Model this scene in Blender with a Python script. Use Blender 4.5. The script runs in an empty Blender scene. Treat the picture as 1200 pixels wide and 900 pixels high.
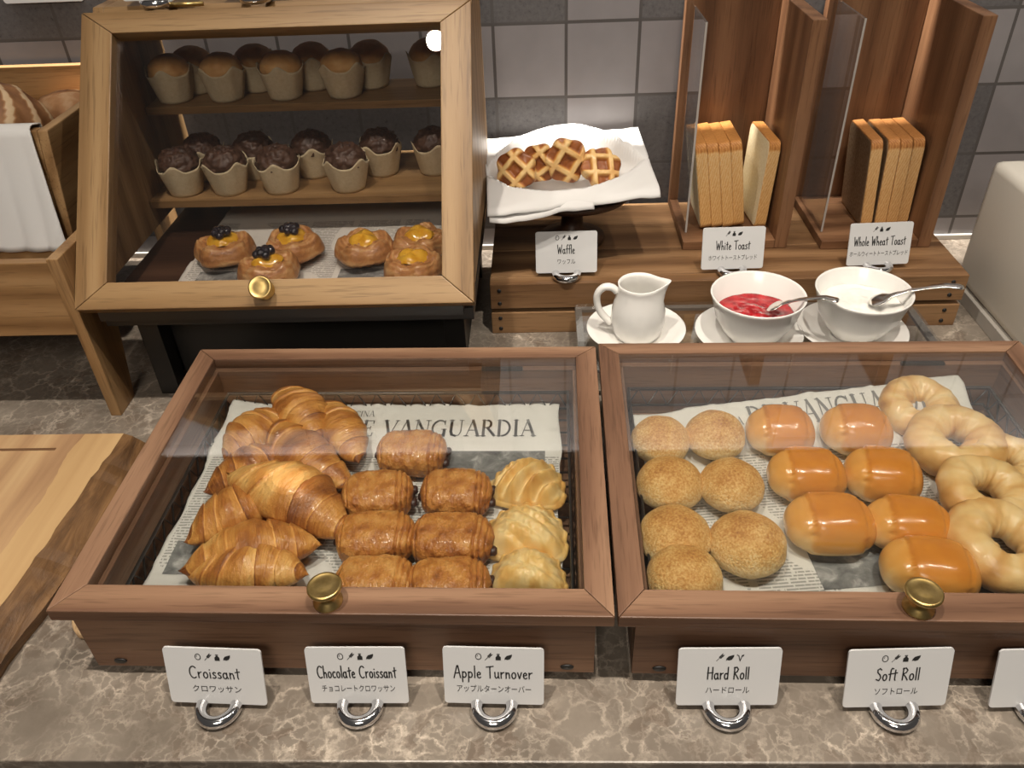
import bpy, bmesh, math, random
from mathutils import Vector, Matrix, Euler, noise
PI = math.pi
R = math.radians
scene = bpy.context.scene
COL = scene.collection

# ---------------------------------------------------------------- camera
CP = Vector((0.0636, -1.17454, 0.59844))
YAW, PIT, ROL, FPX = -0.0506885, 0.6376658, -0.0456752, 947.74
_f = Vector((math.sin(YAW) * math.cos(PIT), math.cos(YAW) * math.cos(PIT), -math.sin(PIT)))
_r0 = Vector((math.cos(YAW), -math.sin(YAW), 0))
_u0 = _r0.cross(_f)
CR = _r0 * math.cos(ROL) + _u0 * math.sin(ROL)
CU = -_r0 * math.sin(ROL) + _u0 * math.cos(ROL)
cam_d = bpy.data.cameras.new('camera')
cam_d.sensor_width = 36
cam_d.lens = FPX / 1200 * 36
cam_d.clip_start = 0.01
cam = bpy.data.objects.new('camera', cam_d)
COL.objects.link(cam)
cam.matrix_world = Matrix(((CR.x, CU.x, -_f.x, CP.x), (CR.y, CU.y, -_f.y, CP.y), (CR.z, CU.z, -_f.z, CP.z), (0, 0, 0, 1)))
scene.camera = cam


def at(px, py, z):
    """world point at height z seen at that place of the photograph (1200 x 900)"""
    d = _f + CR * ((px - 600) / FPX) - CU * ((py - 450) / FPX)
    return CP + d * ((z - CP.z) / d.z)


# ---------------------------------------------------------------- light
scene.view_settings.view_transform = 'Standard'
scene.view_settings.look = 'None'
scene.view_settings.gamma = 1
scene.view_settings.exposure = -0.12
scene.view_settings.use_curve_mapping = False
scene.cycles.use_denoising = True
scene.cycles.max_bounces = 10
scene.cycles.transparent_max_bounces = 24
scene.cycles.caustics_reflective = False
scene.cycles.caustics_refractive = False
W = bpy.data.worlds.new('room_glow')
scene.world = W
W.use_nodes = True
W.node_tree.nodes['Background'].inputs[0].default_value = (1.0, 0.91, 0.83, 1)
W.node_tree.nodes['Background'].inputs[1].default_value = 0.065


def spot(name, loc, target, power, size=95, radius=0.03, blend=0.6, col=(1.0, 0.905, 0.79)):
    l = bpy.data.lights.new(name, 'SPOT')
    l.energy = power
    l.spot_size = R(size)
    l.spot_blend = blend
    l.shadow_soft_size = radius
    l.color = col
    o = bpy.data.objects.new(name, l)
    COL.objects.link(o)
    o.location = loc
    o.rotation_euler = (Vector(target) - Vector(loc)).to_track_quat('-Z', 'Y').to_euler()
    return o


spot('ceiling_spot', (-0.28, -0.97, 2.15), (-0.25, -0.80, 0), 120, 58, 0.03, 0.9)
spot('ceiling_spot', (0.42, -0.99, 2.15), (0.38, -0.80, 0), 120, 58, 0.03, 0.9)
spot('ceiling_spot', (1.05, -0.75, 2.05), (0.45, -0.33, 0), 32)
spot('ceiling_spot', (-0.95, -0.62, 2.15), (0.55, -0.30, 0.1), 60, 26, 0.03, 0.9)  # unseen extra spot, added to brighten the cream box and the bins


def area(name, loc, target, sx, sy, power, col):
    l = bpy.data.lights.new(name, 'AREA')
    l.shape = 'RECTANGLE'
    l.size, l.size_y = sx, sy
    l.energy = power
    l.color = col
    o = bpy.data.objects.new(name, l)
    COL.objects.link(o)
    o.location = loc
    o.rotation_euler = (Vector(target) - Vector(loc)).to_track_quat('-Z', 'Y').to_euler()


area('front_fill', (-0.2, -3.2, 2.3), (0, -0.3, 0.3), 1.2, 0.8, 38, (1.0, 0.90, 0.78))  # fill light added from the front to lift the muffins and cabinet
area('added_wall_strip', (0.0, -0.016, 0.80), (0.0, -0.012, 0.5), 3.4, 0.010, 78.0, (1.0, 0.94, 0.86))  # unseen strip added behind the valance to brighten the upper wall band


# ---------------------------------------------------------------- helpers


def link(o, parent=None):
    COL.objects.link(o)
    if parent is not None:
        o.parent = parent
    return o


def tag(o, label=None, cat=None, group=None, kind=None):
    if label: o['label'] = label
    if cat: o['category'] = cat
    if group: o['group'] = group
    if kind: o['kind'] = kind
    return o


def thing(name, label, cat, loc=(0, 0, 0), rz=0.0, group=None):
    o = bpy.data.objects.new(name, None)
    o.empty_display_size = 0.02
    COL.objects.link(o)
    o.location = loc
    o.rotation_euler = (0, 0, rz)
    return tag(o, label, cat, group)


def mesh_obj(name, bm, mats, parent=None, smooth=False, loc=None, rot=None):
    me = bpy.data.meshes.new(name)
    bmesh.ops.recalc_face_normals(bm, faces=bm.faces)
    bm.to_mesh(me)
    bm.free()
    if not isinstance(mats, (list, tuple)):
        mats = [mats]
    for m in mats:
        me.materials.append(m)
    if smooth:
        me.polygons.foreach_set('use_smooth', [True] * len(me.polygons))
    o = bpy.data.objects.new(name, me)
    link(o, parent)
    if loc is not None: o.location = loc
    if rot is not None: o.rotation_euler = rot
    return o


def box(bm, x0, x1, y0, y1, z0, z1, bev=0.0, mat=0, tf=None):
    vs = [bm.verts.new((x, y, z)) for x in (x0, x1) for y in (y0, y1) for z in (z0, z1)]
    fs = [bm.faces.new([vs[i] for i in q]) for q in ((0, 1, 3, 2), (4, 6, 7, 5), (0, 4, 5, 1), (2, 3, 7, 6), (0, 2, 6, 4), (1, 5, 7, 3))]
    return _fin(bm, vs, fs, bev, mat, tf)


def prism(bm, pts, a0, a1, axis='z', bev=0.0, mat=0, tf=None):
    """polygon extruded along an axis; pts are pairs of the two other axes in order"""
    def P(u, v, a):
        return {'z': (u, v, a), 'y': (u, a, v), 'x': (a, u, v)}[axis]
    lo = [bm.verts.new(P(u, v, a0)) for u, v in pts]
    hi = [bm.verts.new(P(u, v, a1)) for u, v in pts]
    n = len(pts)
    fs = [bm.faces.new(lo[::-1]), bm.faces.new(hi)]
    for i in range(n):
        j = (i + 1) % n
        fs.append(bm.faces.new([lo[i], lo[j], hi[j], hi[i]]))
    return _fin(bm, lo + hi, fs, bev, mat, tf)


def _fin(bm, vs, fs, bev, mat, tf):
    for f in fs: f.material_index = mat
    bmesh.ops.recalc_face_normals(bm, faces=fs)
    if bev > 0:
        es = list({e for f in fs for e in f.edges})
        r = bmesh.ops.bevel(bm, geom=es, offset=bev, segments=2, affect='EDGES', profile=0.6)
        vs = list({v for f in r['faces'] for v in f.verts} | {v for v in vs if v.is_valid})
        for f in r['faces']: f.material_index = mat
    if tf is not None:
        for v in vs: v.co = tf(v.co)
    return vs


def lathe(bm, prof, n=48, c=(0, 0, 0), mat=0, warp=None, close=False):
    rings = []
    for r, z in prof:
        if r < 1e-6:
            p = Vector((0, 0, z))
            rings.append([bm.verts.new(Vector(c) + (warp(p, 0) if warp else p))])
            continue
        ring = []
        for k in range(n):
            a = 2 * PI * k / n
            p = Vector((r * math.cos(a), r * math.sin(a), z))
            if warp: p = warp(p, a)
            ring.append(bm.verts.new(Vector(c) + p))
        rings.append(ring)
    for A, B in zip(rings, rings[1:]):
        for k in range(n):
            j = (k + 1) % n
            if len(A) == 1 and len(B) == 1: continue
            if len(A) == 1: f = bm.faces.new([A[0], B[j], B[k]])
            elif len(B) == 1: f = bm.faces.new([A[k], A[j], B[0]])
            else: f = bm.faces.new([A[k], A[j], B[j], B[k]])
            f.material_index = mat
            f.smooth = True
    return rings


def tube(bm, pts, rad, n=10, closed=False, mat=0, flat=1.0, up=(0, 0, 1)):
    pts = [Vector(p) for p in pts]
    N = len(pts)
    rings = []
    for i, p in enumerate(pts):
        if closed: t = pts[(i + 1) % N] - pts[i - 1]
        else: t = pts[min(i + 1, N - 1)] - pts[max(i - 1, 0)]
        t.normalize()
        s = t.cross(Vector(up))
        if s.length < 1e-4: s = t.cross(Vector((1, 0, 0)))
        s.normalize()
        w = s.cross(t).normalized()
        r = rad[i] if isinstance(rad, (list, tuple)) else rad
        fl = flat[i] if isinstance(flat, (list, tuple)) else flat
        rings.append([bm.verts.new(p + s * (r * math.cos(2 * PI * k / n)) + w * (r * fl * math.sin(2 * PI * k / n))) for k in range(n)])
    for i in range(N if closed else N - 1):
        A, B = rings[i], rings[(i + 1) % N]
        for k in range(n):
            j = (k + 1) % n
            f = bm.faces.new([A[k], A[j], B[j], B[k]])
            f.smooth = True
            f.material_index = mat
    if not closed:
        bm.faces.new(rings[0][::-1]).material_index = mat
        bm.faces.new(rings[-1]).material_index = mat


def grid_surface(bm, fn, nu, nv, wrap_u=False, wrap_v=False, attr=None):
    """fn(u, v) -> (Vector, bake); makes the quads of a parameter grid"""
    lay = bm.verts.layers.float.get('bake') or bm.verts.layers.float.new('bake')
    V = []
    for i in range(nu + (0 if wrap_u else 1)):
        row = []
        for j in range(nv + (0 if wrap_v else 1)):
            p, b = fn(i / nu, j / nv)
            v = bm.verts.new(p)
            v[lay] = b
            row.append(v)
        V.append(row)
    for i in range(nu):
        for j in range(nv):
            a, b = V[i], V[(i + 1) % len(V)]
            j2 = (j + 1) % len(a)
            try:
                f = bm.faces.new([a[j], b[j], b[j2], a[j2]])
                f.smooth = True
            except ValueError:
                pass
    return V


def cap(bm, row):
    try:
        f = bm.faces.new(row)
        f.smooth = True
    except ValueError:
        pass


def fb(p, s=1.0, o=3):
    return noise.fractal(Vector(p) * s, 1.0, 2.0, o)


def copy_tree(o, parent=None):
    c = o.copy()
    COL.objects.link(c)
    if parent is not None: c.parent = parent
    for ch in list(o.children): copy_tree(ch, c)
    return c


# ---------------------------------------------------------------- materials
class NT:
    def __init__(s, name):
        s.m = bpy.data.materials.new(name)
        s.m.use_nodes = True
        s.t = s.m.node_tree
        s.b = s.t.nodes['Principled BSDF']
        s.out = s.t.nodes['Material Output']

    def n(s, kind, **kw):
        nd = s.t.nodes.new('ShaderNode' + kind)
        for k, v in kw.items():
            if k in nd.inputs: s.set(nd.inputs[k], v)
            else: setattr(nd, k, v)
        return nd

    def set(s, inp, v):
        if isinstance(v, bpy.types.NodeSocket): s.t.links.new(v, inp)
        else: inp.default_value = (*v, 1) if isinstance(v, tuple) and len(v) == 3 and inp.type == 'RGBA' else v

    def p(s, **kw):
        for k, v in kw.items(): s.set(s.b.inputs[k.replace('_', ' ')], v)
        return s

    def coord(s, scale=(1, 1, 1), kind='Object', rot=(0, 0, 0), loc=(0, 0, 0)):
        tc = s.n('TexCoord')
        src = tc.outputs[kind]
        if getattr(s, 'pre', 0.0):
            vr = s.n('VectorRotate', rotation_type='X_AXIS', Vector=src, Angle=s.pre)
            src = vr.outputs[0]
        mp = s.n('Mapping')
        s.t.links.new(src, mp.inputs['Vector'])
        mp.inputs['Scale'].default_value = scale
        mp.inputs['Rotation'].default_value = rot
        mp.inputs['Location'].default_value = loc
        return mp.outputs[0]

    def noise(s, vec, scale, detail=4, rough=0.55, dist=0.0):
        return s.n('TexNoise', Vector=vec, Scale=scale, Detail=detail, Roughness=rough, Distortion=dist).outputs['Fac']

    def ramp(s, fac, stops, interp='LINEAR'):
        r = s.n('ValToRGB')
        s.t.links.new(fac, r.inputs[0])
        cr = r.color_ramp
        cr.interpolation = interp
        while len(cr.elements) < len(stops): cr.elements.new(0.5)
        for e, (pos, c) in zip(cr.elements, stops):
            e.position = pos
            e.color = (*c, 1) if len(c) == 3 else c
        return r.outputs[0]

    def mix(s, fac, a, b, mode='MIX'):
        m = s.n('Mix', data_type='RGBA', blend_type=mode)
        s.set(m.inputs[0], fac)
        s.set(m.inputs[6], a)
        s.set(m.inputs[7], b)
        return m.outputs[2]

    def math(s, op, a, b=0.5, c=None, clamp=False):
        m = s.n('Math', operation=op, use_clamp=clamp)
        s.set(m.inputs[0], a)
        s.set(m.inputs[1], b)
        if c is not None: s.set(m.inputs[2], c)
        return m.outputs[0]

    def bump(s, h, strength=0.3, dist=0.002):
        bp = s.n('Bump', Height=h, Strength=strength, Distance=dist)
        s.t.links.new(bp.outputs[0], s.b.inputs['Normal'])
        return s


def plain(name, col, rough=0.5, metal=0.0, spec=0.5, **kw):
    return NT(name).p(Base_Color=col, Roughness=rough, Metallic=metal, Specular_IOR_Level=spec, **kw).m


def wood(name, dark, mid, light, axis=0, scale=1.0, rough=0.42, pores=0.5, bump=0.25, pre=0.0):
    t = NT(name)
    t.pre = pre
    sc = [9.0 * scale] * 3
    sc[axis] = 0.8 * scale
    v = t.coord(tuple(sc))
    rnd = t.n('ObjectInfo').outputs['Random']
    add = t.n('VectorMath', operation='ADD')
    t.t.links.new(v, add.inputs[0])
    cmb = t.n('CombineXYZ', X=t.math('MULTIPLY', rnd, 7.0), Y=t.math('MULTIPLY', rnd, 13.0), Z=t.math('MULTIPLY', rnd, 3.0))
    t.t.links.new(cmb.outputs[0], add.inputs[1])
    v = add.outputs[0]
    n1 = t.noise(v, 2.2, 5, 0.55, 0.5)
    wv = t.n('TexWave', wave_type='RINGS', rings_direction='XYZ'[axis], Vector=v, Scale=0.9, Distortion=7.0, Detail=3.0)
    wv.inputs['Detail Scale'].default_value = 0.9
    fine = [55.0 * scale] * 3
    fine[axis] = 2.2 * scale
    n2 = t.noise(t.coord(tuple(fine)), 1.6, 4, 0.6, 0.3)
    mixf = t.math('ADD', t.math('ADD', t.math('MULTIPLY', n1, 0.45), t.math('MULTIPLY', wv.outputs['Fac'], 0.27)), t.math('MULTIPLY', n2, 0.30))
    c = t.ramp(mixf, [(0.30, dark), (0.5, mid), (0.70, light)])
    sp = [190.0] * 3
    sp[axis] = 9.0
    pv = t.coord(tuple(sp))
    pn = t.noise(pv, 2.0, 2, 0.6)
    pm = t.ramp(pn, [(0.32, (1, 1, 1)), (0.46, (0, 0, 0))])
    c = t.mix(t.math('MULTIPLY', pm, pores), c, t.mix(1.0, c, (0.45, 0.42, 0.40), 'MULTIPLY'))
    t.p(Base_Color=c, Roughness=rough, Specular_IOR_Level=0.35)
    t.bump(t.math('ADD', t.math('MULTIPLY', pn, 0.7), n1), bump, 0.0008)
    return t.m


WAL = ((0.11, 0.055, 0.032), (0.205, 0.110, 0.065), (0.30, 0.175, 0.105))
OAK = ((0.20, 0.112, 0.045), (0.29, 0.172, 0.074), (0.37, 0.235, 0.112))
STP = ((0.10, 0.048, 0.021), (0.215, 0.115, 0.053), (0.31, 0.18, 0.088))
HLD = ((0.10, 0.046, 0.022), (0.175, 0.085, 0.042), (0.25, 0.13, 0.066))
CRT = ((0.20, 0.105, 0.042), (0.31, 0.18, 0.078), (0.40, 0.245, 0.115))
M = {}
for nm, c in (('walnut', WAL), ('oak', OAK), ('cedar', STP), ('teak', HLD), ('crate', CRT)):
    for ax in range(3):
        M[nm + 'xyz'[ax]] = wood(nm + '_' + 'xyz'[ax], *c, axis=ax, scale=1.0 if nm != 'cedar' else 0.8)
M['oakdoor'] = wood('oak_stile', *OAK, axis=2, pre=R(40.4))
M['dark_wood'] = wood('dark_wood', (0.03, 0.014, 0.008), (0.06, 0.028, 0.016), (0.09, 0.045, 0.026), axis=0)
M['black'] = plain('black_metal', (0.012, 0.011, 0.010), 0.45)
M['wire'] = plain('black_wire', (0.02, 0.018, 0.017), 0.3)
M['chrome'] = plain('chrome', (0.78, 0.78, 0.80), 0.12, 1.0)
M['steel'] = plain('spoon_steel', (0.72, 0.70, 0.67), 0.18, 1.0)
M['porcelain'] = plain('porcelain', (0.80, 0.785, 0.75), 0.16)
M['card'] = plain('card_white', (0.67, 0.672, 0.672), 0.28)
M['ink'] = plain('ink', (0.02, 0.02, 0.02), 0.5)
M['inkgrey'] = plain('newsprint_ink', (0.17, 0.165, 0.16), 0.8)
M['white_box'] = plain('cream_enamel', (0.80, 0.765, 0.68), 0.45)


def _brass():
    t = NT('brass')
    n = t.noise(t.coord((1, 1, 1)), 120, 4)
    t.p(Base_Color=t.ramp(n, [(0.3, (0.50, 0.34, 0.11)), (0.6, (0.70, 0.51, 0.21))]), Metallic=1.0, Roughness=0.36)
    return t.m


M['brass'] = _brass()


def _glass(name, boost, tint, ior=1.5, smear=0.0):
    """thin pane: clear with a mirror-like share that grows towards grazing angles"""
    t = NT(name)
    t.t.nodes.remove(t.b)
    bk = t.n('NewGeometry').outputs['Backfacing']
    fr = t.n('Fresnel', IOR=t.math('MULTIPLY_ADD', bk, 1 / ior - ior, ior))
    fac = t.math('MULTIPLY', fr.outputs[0], boost, clamp=True)
    tr = t.n('BsdfTransparent', Color=tint)
    gl = t.n('BsdfGlossy', Color=(1, 1, 1), Roughness=0.0)
    mx = t.n('MixShader')
    t.t.links.new(fac, mx.inputs[0])
    t.t.links.new(tr.outputs[0], mx.inputs[1])
    t.t.links.new(gl.outputs[0], mx.inputs[2])
    t.t.links.new(mx.outputs[0], t.out.inputs['Surface'])
    return t.m


M['glass'] = _glass('clear_glass', 2.0, (0.97, 0.98, 0.97))
M['cabglass'] = _glass('smoked_glass', 1.3, (0.93, 0.92, 0.91))
M['acrylic'] = _glass('clear_acrylic', 1.8, (0.94, 0.94, 0.93))
M['acrylic_edge'] = plain('polished_acrylic_edge', (0.42, 0.39, 0.36), 0.25)
M['tray_edge'] = plain('frosted_riser_edge', (0.17, 0.16, 0.15), 0.4)


def _marble():
    t = NT('grey_brown_marble')
    v = t.coord((1, 1, 1))
    d = t.n('TexNoise', Vector=v, Scale=16.0, Detail=6.0, Roughness=0.65).outputs['Color']
    dv = t.n('VectorMath', operation='MULTIPLY_ADD')
    t.t.links.new(d, dv.inputs[0])
    dv.inputs[1].default_value = (0.06, 0.06, 0.06)
    t.t.links.new(v, dv.inputs[2])
    vv = dv.outputs[0]
    base = t.ramp(t.noise(v, 14, 8, 0.62), [(0.25, (0.125, 0.102, 0.080)), (0.5, (0.20, 0.168, 0.135)), (0.75, (0.28, 0.24, 0.195))])
    def veins(sc, w):
        e = t.n('TexVoronoi', feature='DISTANCE_TO_EDGE', Vector=vv, Scale=sc)
        return t.ramp(e.outputs['Distance'], [(0.0, (1, 1, 1)), (w, (0, 0, 0))])
    gate = t.ramp(t.noise(v, 16, 3), [(0.38, (0, 0, 0)), (0.62, (1, 1, 1))])
    gate2 = t.ramp(t.noise(v, 7, 3), [(0.42, (0.15, 0.15, 0.15)), (0.6, (1, 1, 1))])
    va = t.math('MULTIPLY', veins(27, 0.06), gate2)
    vb = t.math('MULTIPLY', veins(85, 0.13), gate)
    vs = t.math('ADD', t.math('MULTIPLY', va, 0.55), t.math('MULTIPLY', vb, 0.5), clamp=True)
    vs = t.math('MULTIPLY', vs, t.ramp(t.noise(v, 60, 4, 0.7), [(0.32, (0.15, 0.15, 0.15)), (0.6, (1, 1, 1))]))
    c = t.mix(vs, base, (0.66, 0.565, 0.46))
    # brown pebbly flecks
    cell = t.n('TexVoronoi', Vector=vv, Scale=70.0)
    fl = t.ramp(t.math('MULTIPLY', t.ramp(cell.outputs['Color'], [(0.55, (0, 0, 0)), (0.75, (1, 1, 1))]), gate), [(0.1, (0, 0, 0)), (0.9, (1, 1, 1))])
    c = t.mix(t.math('MULTIPLY', fl, 0.5), c, (0.11, 0.075, 0.052))
    t.p(Base_Color=c, Roughness=0.32, Specular_IOR_Level=0.4)
    return t.m


M['marble'] = _marble()


def _tiles():
    """100 mm wall tiles: white rows and mixed grey/white rows"""
    t = NT('wall_tiles')
    tc = t.n('TexCoord').outputs['Object']
    sx = t.n('SeparateXYZ', Vector=tc)
    S = 0.1
    u = t.math('DIVIDE', sx.outputs['X'], S)
    w = t.math('DIVIDE', t.math('SUBTRACT', sx.outputs['Z'], 0.3367), S)
    cu, cw = t.math('FLOOR', u, 0), t.math('FLOOR', w, 0)
    fu, fw = t.math('FRACT', u, 0), t.math('FRACT', w, 0)
    g = 0.022
    gu = t.math('MAXIMUM', t.math('LESS_THAN', fu, g), t.math('GREATER_THAN', fu, 1 - g))
    gw = t.math('MAXIMUM', t.math('LESS_THAN', fw, g), t.math('GREATER_THAN', fw, 1 - g))
    gr = t.math('MAXIMUM', gu, gw)
    # row parity: floor(w) odd = all white
    rowmix = t.math('LESS_THAN', t.math('FLOORED_MODULO', t.math('ADD', cw, 0), 2.0), 0.5)
    colodd = t.math('GREATER_THAN', t.math('FLOORED_MODULO', cu, 2.0), 0.5)
    right = t.math('GREATER_THAN', cu, 0.5)
    high = t.math('GREATER_THAN', cw, 1.5)
    white_in_mix = t.math('MULTIPLY', colodd, t.math('MAXIMUM', right, high))
    low = t.math('LESS_THAN', cw, -3.5)
    hi3 = t.math('GREATER_THAN', cw, 2.5)
    lowrow = t.math('MULTIPLY', t.math('LESS_THAN', cw, -2.5), t.math('GREATER_THAN', cw, -3.5))
    rowmix = t.math('MAXIMUM', t.math('MAXIMUM', rowmix, hi3), lowrow)
    grey = t.math('MULTIPLY', rowmix, t.math('SUBTRACT', 1.0, white_in_mix))
    grey = t.math('MULTIPLY', grey, t.math('SUBTRACT', 1.0, low))
    v = t.coord((1, 1, 1))
    speck = t.ramp(t.noise(v, 150, 3, 0.7), [(0.30, (0.045, 0.042, 0.042)), (0.40, (0.084, 0.078, 0.079)), (0.7, (0.112, 0.105, 0.105))])
    wn = t.ramp(t.noise(v, 14, 3), [(0.3, (0.200, 0.186, 0.190)), (0.7, (0.232, 0.216, 0.219))])
    c = t.mix(grey, wn, speck)
    c = t.mix(gr, c, (0.075, 0.068, 0.065))
    t.p(Base_Color=c, Roughness=t.math('ADD', t.math('MULTIPLY', grey, 0.3), 0.34))
    t.bump(t.math('SUBTRACT', 1.0, gr), 0.4, 0.0015)
    return t.m


M['tiles'] = _tiles()


def _paper():
    t = NT('newsprint')
    tc = t.coord((1, 1, 1))
    sx = t.n('SeparateXYZ', Vector=tc)
    X, Y = sx.outputs['X'], sx.outputs['Y']
    pitch = 0.0036
    ly = t.math('DIVIDE', Y, pitch)
    line = t.math('LESS_THAN', t.math('FRACT', ly, 0), 0.5)
    cx = t.math('FRACT', t.math('DIVIDE', X, 0.062), 0)
    col = t.math('MULTIPLY', t.math('GREATER_THAN', cx, 0.07), t.math('LESS_THAN', cx, 0.95))
    wv = t.n('CombineXYZ', X=t.math('MULTIPLY', X, 420.0), Y=t.math('MULTIPLY', t.math('FLOOR', ly, 0), 3.7))
    word = t.math('GREATER_THAN', t.noise(wv.outputs[0], 1.0, 1), 0.40)
    blk = t.math('GREATER_THAN', t.noise(t.coord((16, 9, 1)), 1.0, 0), 0.40)
    body = t.math('LESS_THAN', Y, 0.205)
    ink = t.math('MULTIPLY', t.math('MULTIPLY', line, col), t.math('MULTIPLY', word, t.math('MULTIPLY', blk, body)))
    base = t.ramp(t.noise(tc, 9, 3), [(0.3, (0.60, 0.575, 0.535)), (0.7, (0.68, 0.655, 0.61))])
    c = t.mix(t.math('MULTIPLY', ink, 0.72), base, (0.20, 0.195, 0.185))
    t.p(Base_Color=c, Roughness=0.75, Specular_IOR_Level=0.15)
    return t.m


M['paper'] = _paper()


def _photo():
    t = NT('newsprint_photo')
    n = t.noise(t.coord((1, 1, 1)), 55, 4, 0.6, 0.6)
    t.p(Base_Color=t.ramp(n, [(0.3, (0.08, 0.08, 0.08)), (0.55, (0.20, 0.197, 0.19)), (0.72, (0.45, 0.44, 0.42))]), Roughness=0.8)
    return t.m


M['photo'] = _photo()


def baked(name, stops, rough=0.4, nscale=60, namt=0.3, bscale=220, bstr=0.35, coat=0.0, bdist=0.0012, spec=0.4, streak=(1, 1, 1)):
    t = NT(name)
    a = t.n('Attribute', attribute_name='bake').outputs['Fac']
    v = t.coord(streak)
    n = t.noise(v, nscale, 4, 0.6)
    f = t.math('ADD', a, t.math('MULTIPLY', t.math('SUBTRACT', n, 0.5), namt), clamp=True)
    t.p(Base_Color=t.ramp(f, stops), Roughness=rough, Specular_IOR_Level=spec, Coat_Weight=coat, Coat_Roughness=0.15)
    t.p(Subsurface_Weight=0.06, Subsurface_Radius=(0.01, 0.005, 0.002), Subsurface_Scale=0.4)
    t.bump(t.noise(v, bscale, 3, 0.6), bstr, bdist)
    return t.m


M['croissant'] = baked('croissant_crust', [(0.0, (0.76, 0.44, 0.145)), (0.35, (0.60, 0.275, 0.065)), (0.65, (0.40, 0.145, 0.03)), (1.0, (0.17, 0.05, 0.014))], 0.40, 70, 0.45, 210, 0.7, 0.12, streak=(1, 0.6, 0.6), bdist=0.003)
M['chocroll'] = baked('chocolate_croissant_crust', [(0.0, (0.66, 0.34, 0.10)), (0.4, (0.50, 0.205, 0.045)), (0.7, (0.34, 0.115, 0.025)), (1.0, (0.13, 0.04, 0.012))], 0.36, 90, 0.5, 240, 0.75, 0.22, bdist=0.003)
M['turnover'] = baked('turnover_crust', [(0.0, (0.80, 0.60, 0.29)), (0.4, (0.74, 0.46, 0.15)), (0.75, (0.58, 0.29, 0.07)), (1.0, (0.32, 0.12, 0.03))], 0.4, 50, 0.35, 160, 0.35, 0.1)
M['hardroll'] = baked('hard_roll_crust', [(0.0, (0.82, 0.62, 0.33)), (0.3, (0.72, 0.44, 0.16)), (0.62, (0.54, 0.26, 0.065)), (1.0, (0.33, 0.12, 0.03))], 0.6, 480, 1.4, 420, 0.9, 0.0, bdist=0.002)
M['softroll'] = baked('soft_roll_crust', [(0.0, (0.82, 0.56, 0.24)), (0.3, (0.72, 0.36, 0.085)), (0.7, (0.60, 0.22, 0.028)), (1.0, (0.42, 0.12, 0.016))], 0.25, 25, 0.16, 60, 0.12, 0.55)
M['bagel'] = baked('bagel_crust', [(0.0, (0.80, 0.60, 0.32)), (0.35, (0.74, 0.48, 0.20)), (0.7, (0.62, 0.34, 0.11)), (1.0, (0.42, 0.19, 0.05))], 0.40, 40, 0.5, 90, 0.4, 0.12)
M['waffle'] = baked('waffle_crust', [(0.0, (0.80, 0.56, 0.25)), (0.35, (0.58, 0.29, 0.08)), (0.65, (0.30, 0.095, 0.022)), (1.0, (0.12, 0.032, 0.01))], 0.42, 60, 0.25, 180, 0.35, 0.15)
M['danish'] = baked('danish_crust', [(0.0, (0.62, 0.38, 0.17)), (0.45, (0.42, 0.19, 0.065)), (1.0, (0.19, 0.065, 0.02))], 0.4, 70, 0.7, 160, 0.6, 0.2, bdist=0.003)
M['plainmuffin'] = baked('muffin_crumb', [(0.0, (0.76, 0.50, 0.22)), (0.5, (0.60, 0.32, 0.11)), (1.0, (0.40, 0.17, 0.05))], 0.6, 70, 0.3, 200, 0.4)
M['chocmuffin'] = baked('chocolate_muffin_crumb', [(0.0, (0.13, 0.072, 0.045)), (0.5, (0.075, 0.036, 0.022)), (1.0, (0.03, 0.014, 0.009))], 0.5, 150, 0.9, 240, 0.9, 0.1)
M['loaf'] = baked('rye_crust', [(0.0, (0.60, 0.44, 0.27)), (0.3, (0.36, 0.18, 0.075)), (0.7, (0.18, 0.075, 0.028)), (1.0, (0.09, 0.035, 0.014))], 0.6, 60, 0.3, 140, 0.6)


def _crust(name, stops):
    t = NT(name)
    a = t.n('Attribute', attribute_name='bake').outputs['Fac']
    w = t.n('TexWave', wave_type='BANDS', bands_direction='DIAGONAL', Vector=t.coord((1, 1, 1), rot=(R(58), 0, 0)), Scale=190.0, Distortion=5.0, Detail=3.0)
    n = t.noise(t.coord((1, 1, 1)), 230, 3, 0.6)
    tex = t.math('MULTIPLY', t.math('ADD', t.math('MULTIPLY', w.outputs['Fac'], 0.5), n), 0.42)
    f = t.math('ADD', t.math('SUBTRACT', a, 0.28), tex, clamp=True)
    t.p(Base_Color=t.ramp(f, stops), Roughness=0.55, Specular_IOR_Level=0.3)
    t.bump(w.outputs['Fac'], 0.25, 0.0008)
    return t.m


M['toast_crust'] = _crust('white_loaf_crust', [(0.0, (0.80, 0.60, 0.34)), (0.4, (0.66, 0.38, 0.14)), (0.75, (0.50, 0.23, 0.065)), (1.0, (0.34, 0.13, 0.03))])
M['wheat_crust'] = _crust('wheat_loaf_crust', [(0.0, (0.78, 0.56, 0.30)), (0.4, (0.63, 0.36, 0.14)), (0.75, (0.48, 0.22, 0.07)), (1.0, (0.32, 0.12, 0.03))])


def _crumb(name, a, b):
    t = NT(name)
    n = t.noise(t.coord((1, 1, 1)), 260, 4, 0.7)
    t.p(Base_Color=t.ramp(n, [(0.35, a), (0.65, b)]), Roughness=0.9, Specular_IOR_Level=0.1)
    t.bump(n, 0.5, 0.001)
    return t.m


M['white_crumb'] = _crumb('white_crumb', (0.74, 0.62, 0.40), (0.84, 0.74, 0.53))
M['wheat_crumb'] = _crumb('wheat_crumb', (0.27, 0.175, 0.10), (0.42, 0.30, 0.19))
M['cup_paper'] = _crumb('muffin_cup_paper', (0.60, 0.50, 0.33), (0.68, 0.58, 0.40))


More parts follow.
